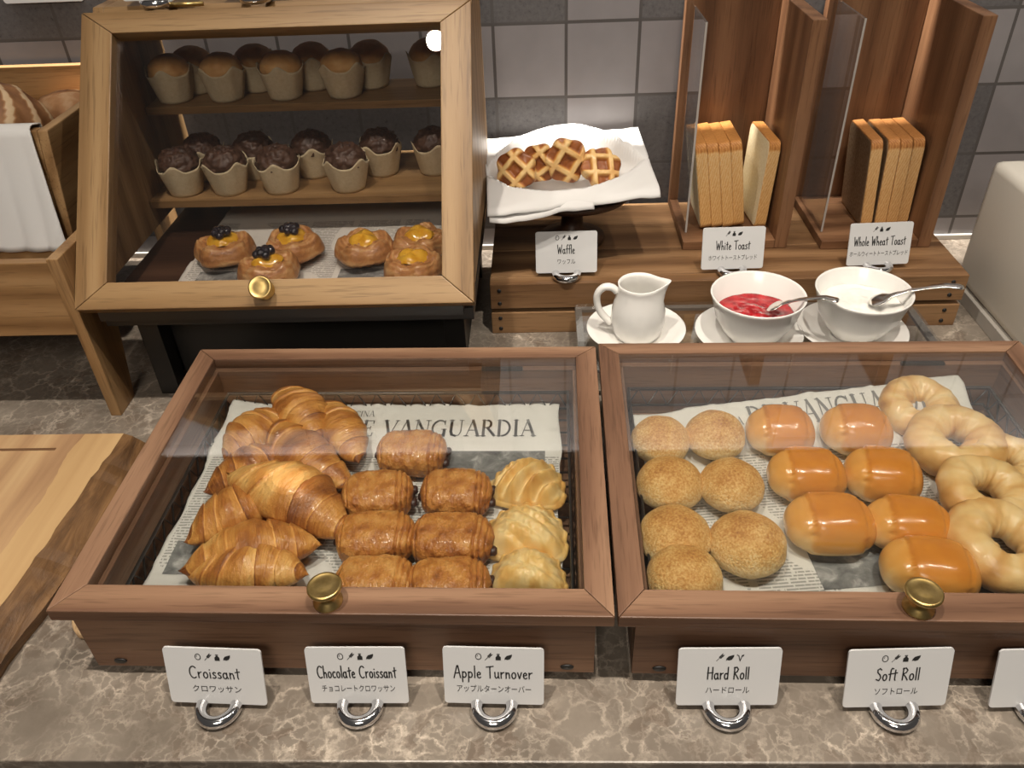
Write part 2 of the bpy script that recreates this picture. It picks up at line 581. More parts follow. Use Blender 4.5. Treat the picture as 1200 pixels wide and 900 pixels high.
def _cloth():
    t = NT('white_linen')
    v = t.coord((1, 1, 1))
    n = t.noise(v, 900, 2)
    t.p(Base_Color=t.ramp(t.noise(v, 5, 2), [(0.3, (0.62, 0.61, 0.60)), (0.7, (0.68, 0.67, 0.655))]), Roughness=0.85, Specular_IOR_Level=0.15)
    t.bump(n, 0.15, 0.0004)
    return t.m


M['cloth'] = _cloth()


def _jelly(name, c0, c1, rough=0.12, sc=90):
    t = NT(name)
    n = t.noise(t.coord((1, 1, 1)), sc, 3)
    t.p(Base_Color=t.ramp(n, [(0.35, c0), (0.65, c1)]), Roughness=rough, Coat_Weight=0.5, Coat_Roughness=0.08)
    t.bump(n, 0.35, 0.002)
    return t.m


M['jam'] = _jelly('red_berry_jam', (0.20, 0.003, 0.008), (0.44, 0.012, 0.016))
M['yogurt'] = _jelly('yogurt', (0.78, 0.765, 0.71), (0.82, 0.80, 0.75), 0.3, 30)
M['custard'] = _jelly('custard', (0.60, 0.29, 0.02), (0.72, 0.42, 0.045), 0.2)
M['berry'] = _jelly('dark_berry', (0.008, 0.007, 0.010), (0.03, 0.022, 0.03), 0.2, 160)
M['chocolate'] = plain('dark_chocolate', (0.035, 0.012, 0.008), 0.4)


def _board():
    t = NT('board_wood')
    v = t.coord((60, 4, 60), rot=(0, 0, R(-6)))
    n = t.noise(v, 0.45, 5, 0.55, 0.25)
    c = t.ramp(n, [(0.28, (0.26, 0.135, 0.07)), (0.42, (0.38, 0.225, 0.12)), (0.55, (0.50, 0.315, 0.165)), (0.72, (0.60, 0.41, 0.22))])
    # a broad pale sapwood band along the live edge
    sx = t.n('SeparateXYZ', Vector=t.coord((1, 1, 1)))
    band = t.math('ADD', sx.outputs['X'], t.math('MULTIPLY', t.noise(t.coord((2, 6, 2)), 2.0, 3), 0.03))
    sap = t.ramp(band, [(0.0, (0, 0, 0)), (1.0, (0, 0, 0))])
    bm_ = t.math('GREATER_THAN', band, -0.046)
    c = t.mix(t.math('MULTIPLY', bm_, 0.8), c, t.ramp(n, [(0.3, (0.52, 0.33, 0.15)), (0.7, (0.62, 0.42, 0.21))]))
    t.p(Base_Color=c, Roughness=0.42, Specular_IOR_Level=0.35)
    t.bump(n, 0.2, 0.0006)
    return t.m


def _bark():
    t = NT('bark_edge')
    n = t.noise(t.coord((24, 5, 24)), 2.5, 6, 0.65, 0.5)
    t.p(Base_Color=t.ramp(n, [(0.3, (0.055, 0.026, 0.01)), (0.5, (0.14, 0.07, 0.026)), (0.72, (0.28, 0.15, 0.06))]), Roughness=0.5)
    t.bump(n, 0.6, 0.003)
    return t.m


M['board'], M['bark'] = _board(), _bark()
M['pale_wood'] = wood('pale_wood', (0.50, 0.31, 0.15), (0.60, 0.40, 0.21), (0.68, 0.47, 0.27), axis=1)

# ---------------------------------------------------------------- the setting
bm = bmesh.new()
box(bm, -2.2, 2.2, 0.0, 0.12, -0.02, 0.86)
tag(mesh_obj('wall_back', bm, M['tiles']), kind='structure')
bm = bmesh.new()
box(bm, -2.2, 2.2, 0.0, 0.12, 0.8601, 2.7)
tag(mesh_obj('wall_back_upper', bm, plain('dark_plaster', (0.035, 0.028, 0.024), 0.8)), kind='structure')
bm = bmesh.new()
box(bm, -2.2, 2.2, -0.036, -0.030, 0.634, 0.90)
box(bm, -2.2, 2.2, -0.0295, -0.0005, 0.861, 0.90)
tag(mesh_obj('added_valance', bm, M['dark_wood']), kind='structure')  # unseen board added to hide the strip light and shield its spill
bm = bmesh.new()
box(bm, -3, 3, -4, 0.12, -0.95, -0.90)
tag(mesh_obj('floor', bm, plain('dark_floor', (0.06, 0.045, 0.035), 0.6)), kind='structure')
ct = thing('counter', 'long grey-brown marble worktop along the tiled wall', 'counter')
bm = bmesh.new()
box(bm, -2.2, 2.2, -0.852, -0.0005, -0.03, 0.0, 0.0015)
mesh_obj('worktop', bm, M['marble'], ct)
bm = bmesh.new()
box(bm, -2.2, 2.2, -0.84, -0.001, -0.899, -0.0305)
mesh_obj('base_cabinet', bm, M['dark_wood'], ct)
bm = bmesh.new()
box(bm, -2.2, 2.2, -0.006, -0.0006, 0.0003, 0.008, 0.001)
tag(mesh_obj('trim_1', bm, plain('sealant', (0.5, 0.47, 0.43), 0.5)), kind='structure')

# ---------------------------------------------------------------- lettering
def arc(cx, cy, rx, ry, a0, a1, n=16):
    return [(cx + rx * math.cos(R(a0 + (a1 - a0) * i / n)), cy + ry * math.sin(R(a0 + (a1 - a0) * i / n))) for i in range(n + 1)]


HAND = {
    'C': (0.62, [arc(0.36, 0.48, 0.30, 0.5, 48, 305)]),
    'r': (0.36, [[(0.05, 0.5), (0.07, 0.0)], [(0.07, 0.3), (0.16, 0.46), (0.30, 0.5)]]),
    'o': (0.44, [arc(0.2, 0.25, 0.16, 0.25, 90, 450)]),
    'i': (0.16, [[(0.06, 0.48), (0.07, 0)], [(0.06, 0.70), (0.065, 0.73)]]),
    's': (0.36, [[(0.29, 0.46), (0.18, 0.52), (0.07, 0.43), (0.12, 0.31), (0.25, 0.22), (0.29, 0.1), (0.17, 0.0), (0.03, 0.05)]]),
    'a': (0.47, [arc(0.18, 0.24, 0.15, 0.24, 40, 330), [(0.33, 0.5), (0.33, 0.18), (0.42, 0.0)]]),
    'n': (0.43, [[(0.05, 0.5), (0.06, 0)], [(0.06, 0.28), (0.15, 0.46), (0.26, 0.46), (0.32, 0.3), (0.34, 0)]]),
    't': (0.34, [[(0.17, 0.86), (0.17, 0.1), (0.21, 0.0)], [(0.0, 0.56), (0.34, 0.62)]]),
    'h': (0.43, [[(0.06, 1.0), (0.06, 0)], [(0.06, 0.26), (0.15, 0.44), (0.26, 0.44), (0.32, 0.3), (0.34, 0)]]),
    'c': (0.37, [arc(0.2, 0.25, 0.16, 0.25, 50, 310)]),
    'l': (0.16, [[(0.06, 1.0), (0.07, 0)]]),
    'e': (0.40, [[(0.05, 0.24), (0.30, 0.30), (0.30, 0.42), (0.19, 0.5), (0.07, 0.40), (0.05, 0.2), (0.12, 0.03), (0.24, 0.0), (0.34, 0.07)]]),
    'A': (0.60, [[(0.0, -0.04), (0.27, 1.0), (0.34, 1.0), (0.54, -0.02)], [(0.10, 0.36), (0.46, 0.40)]]),
    'p': (0.44, [[(0.06, 0.5), (0.05, -0.36)], arc(0.2, 0.25, 0.15, 0.23, 150, -150)]),
    'T': (0.58, [[(0.0, 0.93), (0.56, 1.0)], [(0.28, 0.96), (0.29, 0.0)]]),
    'u': (0.44, [[(0.05, 0.5), (0.06, 0.14), (0.15, 0.0), (0.27, 0.06), (0.33, 0.22)], [(0.33, 0.5), (0.34, 0.12), (0.40, 0.0)]]),
    'v': (0.38, [[(0.02, 0.5), (0.17, 0.0), (0.33, 0.52)]]),
    'H': (0.60, [[(0.06, 1.0), (0.04, 0.0)], [(0.48, 1.0), (0.47, 0.0)], [(0.0, 0.50), (0.52, 0.56)]]),
    'd': (0.46, [arc(0.18, 0.24, 0.15, 0.24, 40, 330), [(0.34, 1.0), (0.34, 0.0)]]),
    'R': (0.56, [[(0.07, 1.0), (0.06, 0.0)], [(0.02, 0.93), (0.26, 1.0), (0.42, 0.82), (0.32, 0.62), (0.08, 0.50), (0.30, 0.28), (0.48, 0.0)]]),
    'S': (0.50, [[(0.42, 0.88), (0.28, 1.0), (0.10, 0.88), (0.12, 0.68), (0.34, 0.46), (0.42, 0.24), (0.28, 0.0), (0.04, 0.10)]]),
    'f': (0.32, [[(0.36, 0.96), (0.24, 1.0), (0.16, 0.86), (0.14, 0.0)], [(0.0, 0.50), (0.30, 0.56)]]),
    'W': (0.74, [[(0.02, 1.0), (0.17, 0.0), (0.34, 0.72), (0.50, 0.0), (0.68, 1.0)]]),
    ' ': (0.30, []),
}
# thick and thin strokes of a roman capital: ((points), width)
T_, t_ = 0.115, 0.04
SERIF = {
    'D': (0.86, [([(0.16, 0), (0.16, 1)], T_), (arc(0.30, 0.5, 0.44, 0.48, -85, 85), T_ * 0.8), ([(0.04, 0.98), (0.36, 0.98)], t_), ([(0.04, 0.02), (0.36, 0.02)], t_)]),
    'E': (0.72, [([(0.16, 0), (0.16, 1)], T_), ([(0.04, 0.98), (0.60, 0.98)], t_), ([(0.04, 0.02), (0.63, 0.02)], t_), ([(0.16, 0.52), (0.48, 0.52)], t_), ([(0.60, 0.98), (0.60, 0.80)], t_), ([(0.63, 0.02), (0.65, 0.22)], t_), ([(0.48, 0.62), (0.48, 0.42)], t_)]),
    'V': (0.82, [([(0.08, 1), (0.42, 0)], T_), ([(0.42, 0.0), (0.74, 1)], t_), ([(-0.03, 0.98), (0.24, 0.98)], t_), ([(0.62, 0.98), (0.84, 0.98)], t_)]),
    'A': (0.82, [([(0.40, 1), (0.74, 0)], T_), ([(0.40, 1), (0.08, 0)], t_), ([(0.22, 0.36), (0.60, 0.36)], t_), ([(-0.03, 0.02), (0.2, 0.02)], t_), ([(0.6, 0.02), (0.87, 0.02)], t_)]),
    'N': (0.92, [([(0.14, 0), (0.14, 1)], t_), ([(0.14, 1), (0.74, 0)], T_), ([(0.76, 0), (0.76, 1)], t_), ([(0.0, 0.98), (0.18, 0.98)], t_), ([(0.02, 0.02), (0.28, 0.02)], t_), ([(0.62, 0.98), (0.9, 0.98)], t_)]),
    'G': (0.90, [(arc(0.46, 0.5, 0.40, 0.48, 50, 310), T_ * 0.75), ([(0.74, 0.0), (0.74, 0.42)], T_), ([(0.58, 0.42), (0.86, 0.42)], t_), ([(0.74, 0.72), (0.74, 0.98)], t_)]),
    'U': (0.90, [([(0.16, 1), (0.16, 0.3), (0.24, 0.08), (0.44, 0.02)], T_), ([(0.44, 0.02), (0.62, 0.06), (0.72, 0.28), (0.72, 1)], t_), ([(0.03, 0.98), (0.30, 0.98)], t_), ([(0.60, 0.98), (0.84, 0.98)], t_)]),
    'R': (0.82, [([(0.16, 0), (0.16, 1)], T_), ([(0.04, 0.98), (0.42, 0.98)], t_), (arc(0.36, 0.75, 0.20, 0.23, 90, -90), T_ * 0.8), ([(0.16, 0.52), (0.38, 0.52)], t_), ([(0.36, 0.52), (0.78, 0.02)], T_), ([(0.04, 0.02), (0.30, 0.02)], t_)]),
    'I': (0.38, [([(0.18, 0), (0.18, 1)], T_), ([(0.05, 0.98), (0.31, 0.98)], t_), ([(0.05, 0.02), (0.31, 0.02)], t_)]),
    'C': (0.80, [(arc(0.46, 0.5, 0.40, 0.48, 50, 310), T_ * 0.75), ([(0.72, 0.72), (0.72, 0.96)], t_), ([(0.72, 0.28), (0.72, 0.06)], t_)]),
    'O': (0.96, [(arc(0.47, 0.5, 0.40, 0.48, 0, 360, 28), T_ * 0.7)]),
    ' ': (0.40, []),
}


def ribbon(bm, pts, w, put):
    for (x0, y0), (x1, y1) in zip(pts, pts[1:]):
        dx, dy = x1 - x0, y1 - y0
        L = math.hypot(dx, dy) or 1e-6
        dx, dy = dx / L * w / 2, dy / L * w / 2
        a, b = (x0 - dx * 0.7, y0 - dy * 0.7), (x1 + dx * 0.7, y1 + dy * 0.7)
        bm.faces.new([bm.verts.new(put(x, y)) for x, y in ((a[0] - dy, a[1] + dx), (a[0] + dy, a[1] - dx), (b[0] + dy, b[1] - dx), (b[0] - dy, b[1] + dx))])


def word_len(font, s, gap=0.0):
    return sum(font[c][0] + gap for c in s)


def hand_text(bm, s, cx, y, h, width, stroke, put):
    L = word_len(HAND, s, 0.06)
    sx = width / L
    x = cx - width / 2
    for c in s:
        adv, strokes = HAND[c]
        for st in strokes:
            ribbon(bm, [(x + px * sx, y + py * h) for px, py in st], stroke, put)
        x += (adv + 0.06) * sx


def serif_text(bm, s, x, y, h, width, put):
    L = word_len(SERIF, s, 0.05)
    sx = width / L
    for c in s:
        adv, strokes = SERIF[c]
        for st, w in strokes:
            if len(st) < 6:
                st = [(p[0] + (q[0] - p[0]) * k / 8, p[1] + (q[1] - p[1]) * k / 8) for p, q in zip(st, st[1:]) for k in range(8)] + [st[-1]]
            ribbon(bm, [(x + px * sx, y + py * h) for px, py in st], w * h, put)
        x += (adv + 0.05) * sx


_kana = {}


def kana_mesh(s):
    if s not in _kana:
        cu = bpy.data.curves.new('kana', 'FONT')
        cu.body = s
        cu.align_x = 'CENTER'
        cu.size = 1.0
        cu.offset = 0.0
        o = bpy.data.objects.new('kana', cu)
        COL.objects.link(o)
        bpy.context.view_layer.update()
        me = bpy.data.meshes.new_from_object(o.evaluated_get(bpy.context.evaluated_depsgraph_get()))
        bpy.data.objects.remove(o)
        bpy.data.curves.remove(cu)
        _kana[s] = ([tuple(v.co) for v in me.vertices], [tuple(p.vertices) for p in me.polygons])
        bpy.data.meshes.remove(me)
    return _kana[s]


def kana_text(bm, s, cx, y, width, h, put):
    vs, fs = kana_mesh(s)
    xs = [v[0] for v in vs]
    x0, x1 = min(xs), max(xs)
    k = width / (x1 - x0)
    kh = h / 0.82
    V = [bm.verts.new(put(cx + (v[0] - (x0 + x1) / 2) * k, y + v[1] * kh)) for v in vs]
    for f in fs:
        try: bm.faces.new([V[i] for i in f])
        except ValueError: pass


def icon(bm, kind, x, y, s, put):
    P = lambda pts: bm.faces.new([bm.verts.new(put(x + a * s, y + b * s)) for a, b in pts])
    if kind == 'egg':
        ribbon(bm, [(x + s * 0.36 * math.cos(R(a)), y + s * (0.46 * math.sin(R(a)) * (1.12 if math.sin(R(a)) > 0 else 0.9))) for a in range(0, 361, 15)], s * 0.10, put)
        ribbon(bm, [(x - 0.18 * s, y + 0.05 * s), (x - 0.1 * s, y + 0.26 * s)], s * 0.07, put)
    elif kind == 'wheat':
        ribbon(bm, [(x - 0.42 * s, y - 0.5 * s), (x + 0.35 * s, y + 0.42 * s)], s * 0.07, put)
        for k in range(4):
            q = -0.05 + k * 0.14
            for sg in (-1, 1):
                a, b = q * 0.83, q
                P([(a, b), (a + 0.06 - sg * 0.16, b + 0.06 + sg * 0.14), (a + 0.20 - sg * 0.10, b + 0.22 + sg * 0.10)])
    elif kind == 'bottle':
        P([(-0.34, -0.5), (0.34, -0.5), (0.34, 0.0), (0.14, 0.22), (0.14, 0.34), (-0.14, 0.34), (-0.14, 0.22), (-0.34, 0.0)])
        P([(-0.2, 0.40), (0.2, 0.40), (0.2, 0.52), (-0.2, 0.52)])
    elif kind == 'leaf':
        P([(-0.5, -0.46), (-0.44, -0.1), (-0.2, 0.22), (0.2, 0.36), (0.52, 0.46), (0.46, 0.1), (0.26, -0.28), (-0.1, -0.42), (-0.36, -0.34)])
    elif kind == 'sprout':
        ribbon(bm, [(x - 0.42 * s, y + 0.45 * s), (x - 0.2 * s, y + 0.3 * s), (x, y - 0.5 * s), (x + 0.22 * s, y + 0.25 * s)], s * 0.11, put)
        P([(0.12, 0.18), (0.2, 0.42), (0.5, 0.5), (0.42, 0.24)])


ALL4 = ('egg', 'wheat', 'bottle', 'leaf')
SIGNS = 'white menu cards in chrome ring holders'


def rounded_rect(w, h, r, n=5):
    out = []
    for cx, cy, a in ((w / 2 - r, h / 2 - r, 0), (-w / 2 + r, h / 2 - r, 90), (-w / 2 + r, -h / 2 + r, 180), (w / 2 - r, -h / 2 + r, 270)):
        for i in range(n + 1):
            t = R(a + 90 * i / n)
            out.append((cx + r * math.cos(t), cy + r * math.sin(t)))
    return out


_signmesh = {}


def sign(x, y, z, label, icons=(), title='', tw=0.05, kana='', kw=0.04, rz=0.0, lean=15.0, roll=0.0, fit=(0.0, 0.0)):
    t = thing('menu_card', label, 'sign', (x, y, z), rz, SIGNS)
    w, h, th = 0.0795, 0.0545, 0.0016
    rot = Euler((R(90 - lean), 0, 0)).to_matrix().to_4x4()
    mtx = Matrix.Translation((0, 0, 0.0065)) @ Matrix.Rotation(R(roll), 4, 'Y') @ rot
    bm = bmesh.new()
    vs = prism(bm, [(a, b + h / 2) for a, b in rounded_rect(w, h, 0.003)], -th, 0.0)
    for v in vs: v.co = mtx @ v.co
    cd = mesh_obj('card', bm, M['card'], t)
    put = lambda a, b: mtx @ Vector((a, b, 0.00022))
    if icons:
        bm = bmesh.new()
        n = len(icons)
        for i, k in enumerate(icons):
            icon(bm, k, (i - (n - 1) / 2) * 0.0078, h * 0.845, 0.0060, put)
        mesh_obj('allergen_icons', bm, M['ink'], cd)
    if title:
        bm = bmesh.new()
        hand_text(bm, title, 0.0, h * 0.47, 0.0115, tw, 0.00105, put)
        mesh_obj('title_lettering', bm, M['ink'], cd)
    if kana:
        bm = bmesh.new()
        kana_text(bm, kana, 0.0, h * 0.225, kw, 0.0062, put)
        mesh_obj('katakana_lettering', bm, M['ink'], cd)
    bm = bmesh.new()
    tube(bm, [(0.0142 * math.cos(2 * PI * k / 40), 0.0142 * math.sin(2 * PI * k / 40) - 0.002, 0.0054) for k in range(40)], 0.0052, 12, True)
    mesh_obj('chrome_ring', bm, M['chrome'], t)
    return t


# ---------------------------------------------------------------- glass-lidded pastry cases
ZF, ZTOP, RISE = 0.077, 0.089, 0.0075
FLOOR = 0.0400      # paper level


def knob(parent, x, y, z, normal_rot, s=1.0):
    bm = bmesh.new()
    lathe(bm, [(0, 0), (0.0115 * s, 0), (0.0115 * s, 0.0015 * s), (0.0075 * s, 0.004 * s), (0.0068 * s, 0.009 * s), (0.0085 * s, 0.0125 * s), (0.0128 * s, 0.0150 * s), (0.0138 * s, 0.0172 * s), (0.0134 * s, 0.0190 * s), (0.0118 * s, 0.0196 * s), (0.0112 * s, 0.0192 * s), (0.006 * s, 0.0200 * s), (0, 0.0202 * s)], 40)
    return mesh_obj('knob', bm, M['brass'], parent, True, (x, y, z), normal_rot)


def case(label, loc, rz, Wd, Dp, knob_x):
    t = thing('pastry_case', label, 'display case', loc, rz)
    ins, th = 0.014, 0.012
    x0, x1, y0, y1 = ins, Wd - ins, ins * 0.3, Dp - ins
    top = lambda y: ZF + RISE * y / Dp - 0.0004
    z0 = 0.011
    def panel(name, a, b, c, d, m):
        bm = bmesh.new()
        prism(bm, [(c, z0), (d, z0), (d, top(d)), (c, top(c))], a, b, 'x', 0.0008)
        return mesh_obj(name, bm, M[m], t)
    fp = panel('front_panel', x0, x1, y0, y0 + th, 'walnutx')
    panel('back_panel', x0, x1, y1 - th, y1, 'walnutx')
    panel('side_panel', x0, x0 + th, y0 + th + 0.0003, y1 - th - 0.0003, 'walnuty')
    panel('side_panel', x1 - th, x1, y0 + th + 0.0003, y1 - th - 0.0003, 'walnuty')
    bm = bmesh.new()
    box(bm, x0 + th + 0.0003, x1 - th - 0.0003, y0 + th + 0.0003, y1 - th - 0.0003, z0 + 0.002, z0 + 0.010)
    mesh_obj('bottom_panel', bm, M['walnutx'], t)
    for fx in (x0 + 0.03, x1 - 0.03):
        for fy in (y0 + 0.04, y1 - 0.04):
            bm = bmesh.new()
            lathe(bm, [(0, 0.0002), (0.012, 0.0002), (0.012, z0 + 0.0018), (0, z0 + 0.0018)], 20, (fx, fy, 0))
            mesh_obj('foot', bm, M['black'], t)
    for px in (x0 + 0.022, x1 - 0.022):
        bm = bmesh.new()
        lathe(bm, [(0, 0), (0.0042, 0), (0.0038, 0.0012), (0, 0.0012)], 18, warp=lambda p, a: Vector((p.x * 1.35, -p.z, p.y * 0.75)))
        mesh_obj('peg', bm, M['black'], fp, True, (px, y0, z0 + 0.008))
    # lid: four mitred rails
    tf = lambda v: Vector((v.x, v.y, v.z + ZF + RISE * v.y / Dp))
    l, r, f, b = 0.0215, 0.0225, 0.0265, 0.0195
    hgt = ZTOP - ZF
    e = 0.00025
    bm = bmesh.new()
    prism(bm, [(e, 0), (Wd - e, 0), (Wd - r - e, f), (l + e, f)], 0, hgt, 'z', 0.0009, 0, tf)
    prism(bm, [(l + e, Dp - b), (Wd - r - e, Dp - b), (Wd - e, Dp), (e, Dp)], 0, hgt, 'z', 0.0009, 0, tf)
    prism(bm, [(0, e), (l, f + e), (l, Dp - b - e), (0, Dp - e)], 0, hgt, 'z', 0.0009, 1, tf)
    prism(bm, [(Wd, e), (Wd, Dp - e), (Wd - r, Dp - b - e), (Wd - r, f + e)], 0, hgt, 'z', 0.0009, 1, tf)
    lid = mesh_obj('lid', bm, [M['walnutx'], M['walnuty']], t)
    bm = bmesh.new()
    box(bm, l - 0.004, Wd - r + 0.004, f - 0.004, Dp - b + 0.004, 0.0080, 0.0105, 0, 0, tf)
    mesh_obj('glass_pane', bm, M['glass'], lid)
    bm = bmesh.new()
    box(bm, l + 0.30, l + 0.345, Dp - b - 0.010, Dp - b - 0.005, 0.0005, 0.0035, 0.0005, 0, tf)
    mesh_obj('hinge', bm, M['black'], lid)
    knob(lid, knob_x, f * 0.45, ZTOP + RISE * 0.04, (0, 0, 0))
    return t


L1, A1, W1, D1 = (-0.3325, -0.7785, 0), R(-1.0), 0.4465, 0.356
L2, A2, W2, D2 = (0.1165, -0.7865, 0), R(-1.1), 0.453, 0.362
case('walnut box with glass lid holding croissants, chocolate rolls and turnovers', L1, A1, W1, D1, 0.2235)
case('walnut box with glass lid holding round rolls, soft rolls and bagels', L2, A2, W2, D2, 0.2250)


def wire_tray(label, loc, rz, x0, x1, y0, y1):
    t = thing('wire_tray', label, 'tray', loc, rz)
    bm = bmesh.new()
    zt, zb = 0.057, 0.0345
    def loop(z, r):
        tube(bm, [(x0, y0, z), (x1, y0, z), (x1, y1, z), (x0, y1, z)], r, 8, True)
    loop(zt, 0.0022); loop(zb, 0.0015)
    mesh_obj('rim', bm, M['wire'], t, True)
    bm = bmesh.new()
    for (ax, ay, bx, by) in ((x0, y0, x0, y1), (x1, y0, x1, y1), (x0, y1, x1, y1), (x0, y0, x1, y0)):
        n = int(math.hypot(bx - ax, by - ay) / 0.011)
        pts = [(ax + (bx - ax) * i / n, ay + (by - ay) * i / n, zt if i % 2 else zb) for i in range(n + 1)]
        tube(bm, pts, 0.0012, 6)
    n = 14
    for i in range(1, n):
        y = y0 + (y1 - y0) * i / n
        tube(bm, [(x0, y, zb), (x1, y, zb)], 0.0011, 6)
    mesh_obj('mesh_wires', bm, M['wire'], t, True)
    for (fx, fy) in ((x0 + 0.03, y0 + 0.03), (x1 - 0.03, y0 + 0.03), (x0 + 0.03, y1 - 0.03), (x1 - 0.03, y1 - 0.03)):
        bm = bmesh.new()
        tube(bm, [(fx, fy, 0.0213), (fx, fy, zb)], 0.003, 8)
        mesh_obj('foot', bm, M['wire'], t)


wire_tray('black wire tray lining the left glass-lidded walnut box', L1, A1, 0.033, W1 - 0.031, 0.030, D1 - 0.032)
wire_tray('black wire tray lining the right glass-lidded walnut box', L2, A2, 0.033, W2 - 0.033, 0.030, D2 - 0.032)


def newspaper(label, loc, rz, w, h, z, seed, heads, photos, edge=0.006, curl=(), lift=0.0):
    """printed sheet, local origin at its near left corner"""
    t = thing('newspaper_sheet', label, 'paper', (loc[0], loc[1], z), rz)
    bm = bmesh.new()
    def zz(x, y):
        e = min(x, w - x, y, h - y)
        k = max(0.0, 1 - e / 0.03)
        q = 0.0004 + 0.0030 * k * max(0.0, fb((x * 40 + seed, y * 40, 0), 1.0))
        if lift:
            k2 = max(0.0, min(1.0, (y - (h - 0.085)) / 0.085))
            q += lift * k2 * k2 * (3 - 2 * k2) * (0.25 + 0.75 * x / w)
        for cx, cy, rad, up in curl:
            d = math.hypot(x - cx, y - cy)
            if d < rad: q += up * (1 - d / rad) ** 1.5
        return q
    def fn(u, v):
        x, y = u * w, v * h
        ex = edge * noise.noise(Vector((seed, v * 6, 0))) if u < 0.5 else edge * noise.noise(Vector((seed + 5, v * 6, 0)))
        ey = edge * noise.noise(Vector((u * 6, seed, 1)))
        x2 = x + ex * abs(2 * u - 1) ** 4
        y2 = y + ey * abs(2 * v - 1) ** 4
        return Vector((x2, y2, zz(x2, y2))), 0
    grid_surface(bm, fn, 130, 120)
    sheet = mesh_obj('sheet', bm, M['paper'], t, True)
    sm = sheet.modifiers.new('thickness', 'SOLIDIFY')
    sm.thickness = 0.0002
    put = lambda x, y: Vector((x, y, zz(x, y) + 0.0007))
    bm = bmesh.new()
    for s, x, y, hh, ww, ang in heads:
        ca, sa = math.cos(ang), math.sin(ang)
        pr = lambda a, b, x=x, y=y, ca=ca, sa=sa: put(x + a * ca - b * sa, y + a * sa + b * ca)
        serif_text(bm, s, 0, 0, hh, ww, pr)
    if heads: mesh_obj('masthead_lettering', bm, M['inkgrey'], t)
    for (x0, x1, y0, y1) in photos:
        bm = bmesh.new()
        grid_surface(bm, lambda u, v: (put(x0 + (x1 - x0) * u, y0 + (y1 - y0) * v) - Vector((0, 0, 0.0001)), 0), 8, 8)
        mesh_obj('printed_photo', bm, M['photo'], t)


def loc_of(L, A, x, y):
    return (L[0] + x * math.cos(A) - y * math.sin(A), L[1] + x * math.sin(A) + y * math.cos(A))


newspaper('printed newspaper sheet with a big masthead under the croissants', loc_of(L1, A1, 0.036, 0.034), A1, W1 - 0.076, D1 - 0.064, FLOOR - 0.0012, 3,
          [('DE VANGUARDIA', 0.137, 0.236, 0.0270, 0.208, 0.0), ('COCINA', 0.129, 0.270, 0.0095, 0.036, 0.0)],
          [(0.225, 0.355, 0.168, 0.212), (0.012, 0.055, 0.045, 0.085), (0.285, 0.35, 0.01, 0.04)], curl=((0.0, 0.275, 0.06, 0.012),))
newspaper('printed newspaper sheet turned askew under the rolls and bagels', loc_of(L2, A2, 0.064, 0.026), A2 + R(6.0), 0.350, 0.272, FLOOR - 0.0012, 9,
          [('DE VANGUARDIA', 0.118, 0.234, 0.0280, 0.205, 0.0), ('COCINA', 0.074, 0.240, 0.0095, 0.038, 0.0)],
          [(0.120, 0.20, 0.030, 0.075), (0.19, 0.26, 0.002, 0.022)], lift=0.032)

# ---------------------------------------------------------------- pastries
def croissant_bm(L, Rm, seed, bend=0.012, bands=3.2, tone=0.0, squash=0.82, grad=0.0):
    bm = bmesh.new()
    rnd = random.Random(seed)
    sk = rnd.uniform(-0.2, 0.2)
    tones = [rnd.uniform(-0.16, 0.16) for _ in range(16)]
    def prof(t):
        return Rm * (max(0.0, 1 - abs(t) ** 1.55)) ** 0.85 + 0.0068 * max(0, 1 - abs(t) ** 9)
    def fn(u, v):
        t = 2 * u - 1
        th = 2 * PI * v
        ua = abs(t) * bands + 0.30 * math.sin(th + sk * 6 + (1 if t > 0 else 2.5)) + 0.30 * noise.noise(Vector((th * 0.5, seed, t * 2)))
        ua = max(ua, 0.0) + 0.12
        s = ua - math.floor(ua)
        r = prof(t)
        step = 0.13 * (0.5 - s) * (1 - abs(t) ** 6) * min(1, abs(t) * 6)
        lam = 0.022 * noise.noise(Vector((ua * 26, th * 0.9, seed))) + 0.012 * noise.noise(Vector((ua * 60, th * 2, seed)))
        r *= 1 + step + lam + 0.07 * noise.noise(Vector((t * 4, math.cos(th) * 2, seed + math.sin(th))))
        p = Vector((L / 2 * t + 0.003 * math.sin(th), r * math.cos(th) + bend * (1 - t * t) - bend * 0.5, r * squash * math.sin(th)))
        if p.z < 0: p.z *= 0.8
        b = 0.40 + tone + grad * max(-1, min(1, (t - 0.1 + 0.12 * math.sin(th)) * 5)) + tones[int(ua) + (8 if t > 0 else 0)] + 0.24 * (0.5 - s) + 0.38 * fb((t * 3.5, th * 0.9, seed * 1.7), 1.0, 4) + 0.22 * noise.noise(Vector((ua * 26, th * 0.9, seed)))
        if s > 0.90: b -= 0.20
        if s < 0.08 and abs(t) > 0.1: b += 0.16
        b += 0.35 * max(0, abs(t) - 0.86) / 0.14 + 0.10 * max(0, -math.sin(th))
        return p, max(0, min(1, b))
    V = grid_surface(bm, fn, 220, 56, wrap_v=True)
    cap(bm, V[0]); cap(bm, V[-1][::-1])
    return bm


def lay(o, p, rz, tilt=(0, 0)):
    o.location = p
    o.rotation_euler = (R(tilt[0]), R(tilt[1]), rz)


def place_croissant(a, b, z, Rm, seed, bend, tone, label, roll=0.0, pitch=0.0, grad=0.0):
    A, B = at(a[0], a[1], z), at(b[0], b[1], z)
    d = B - A
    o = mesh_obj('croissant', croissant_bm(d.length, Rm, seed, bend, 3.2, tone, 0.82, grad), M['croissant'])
    lay(o, (A + B) / 2, math.atan2(d.y, d.x), (roll, pitch))
    tag(o, label, 'croissant', 'croissants heaped in the left case')
    return o


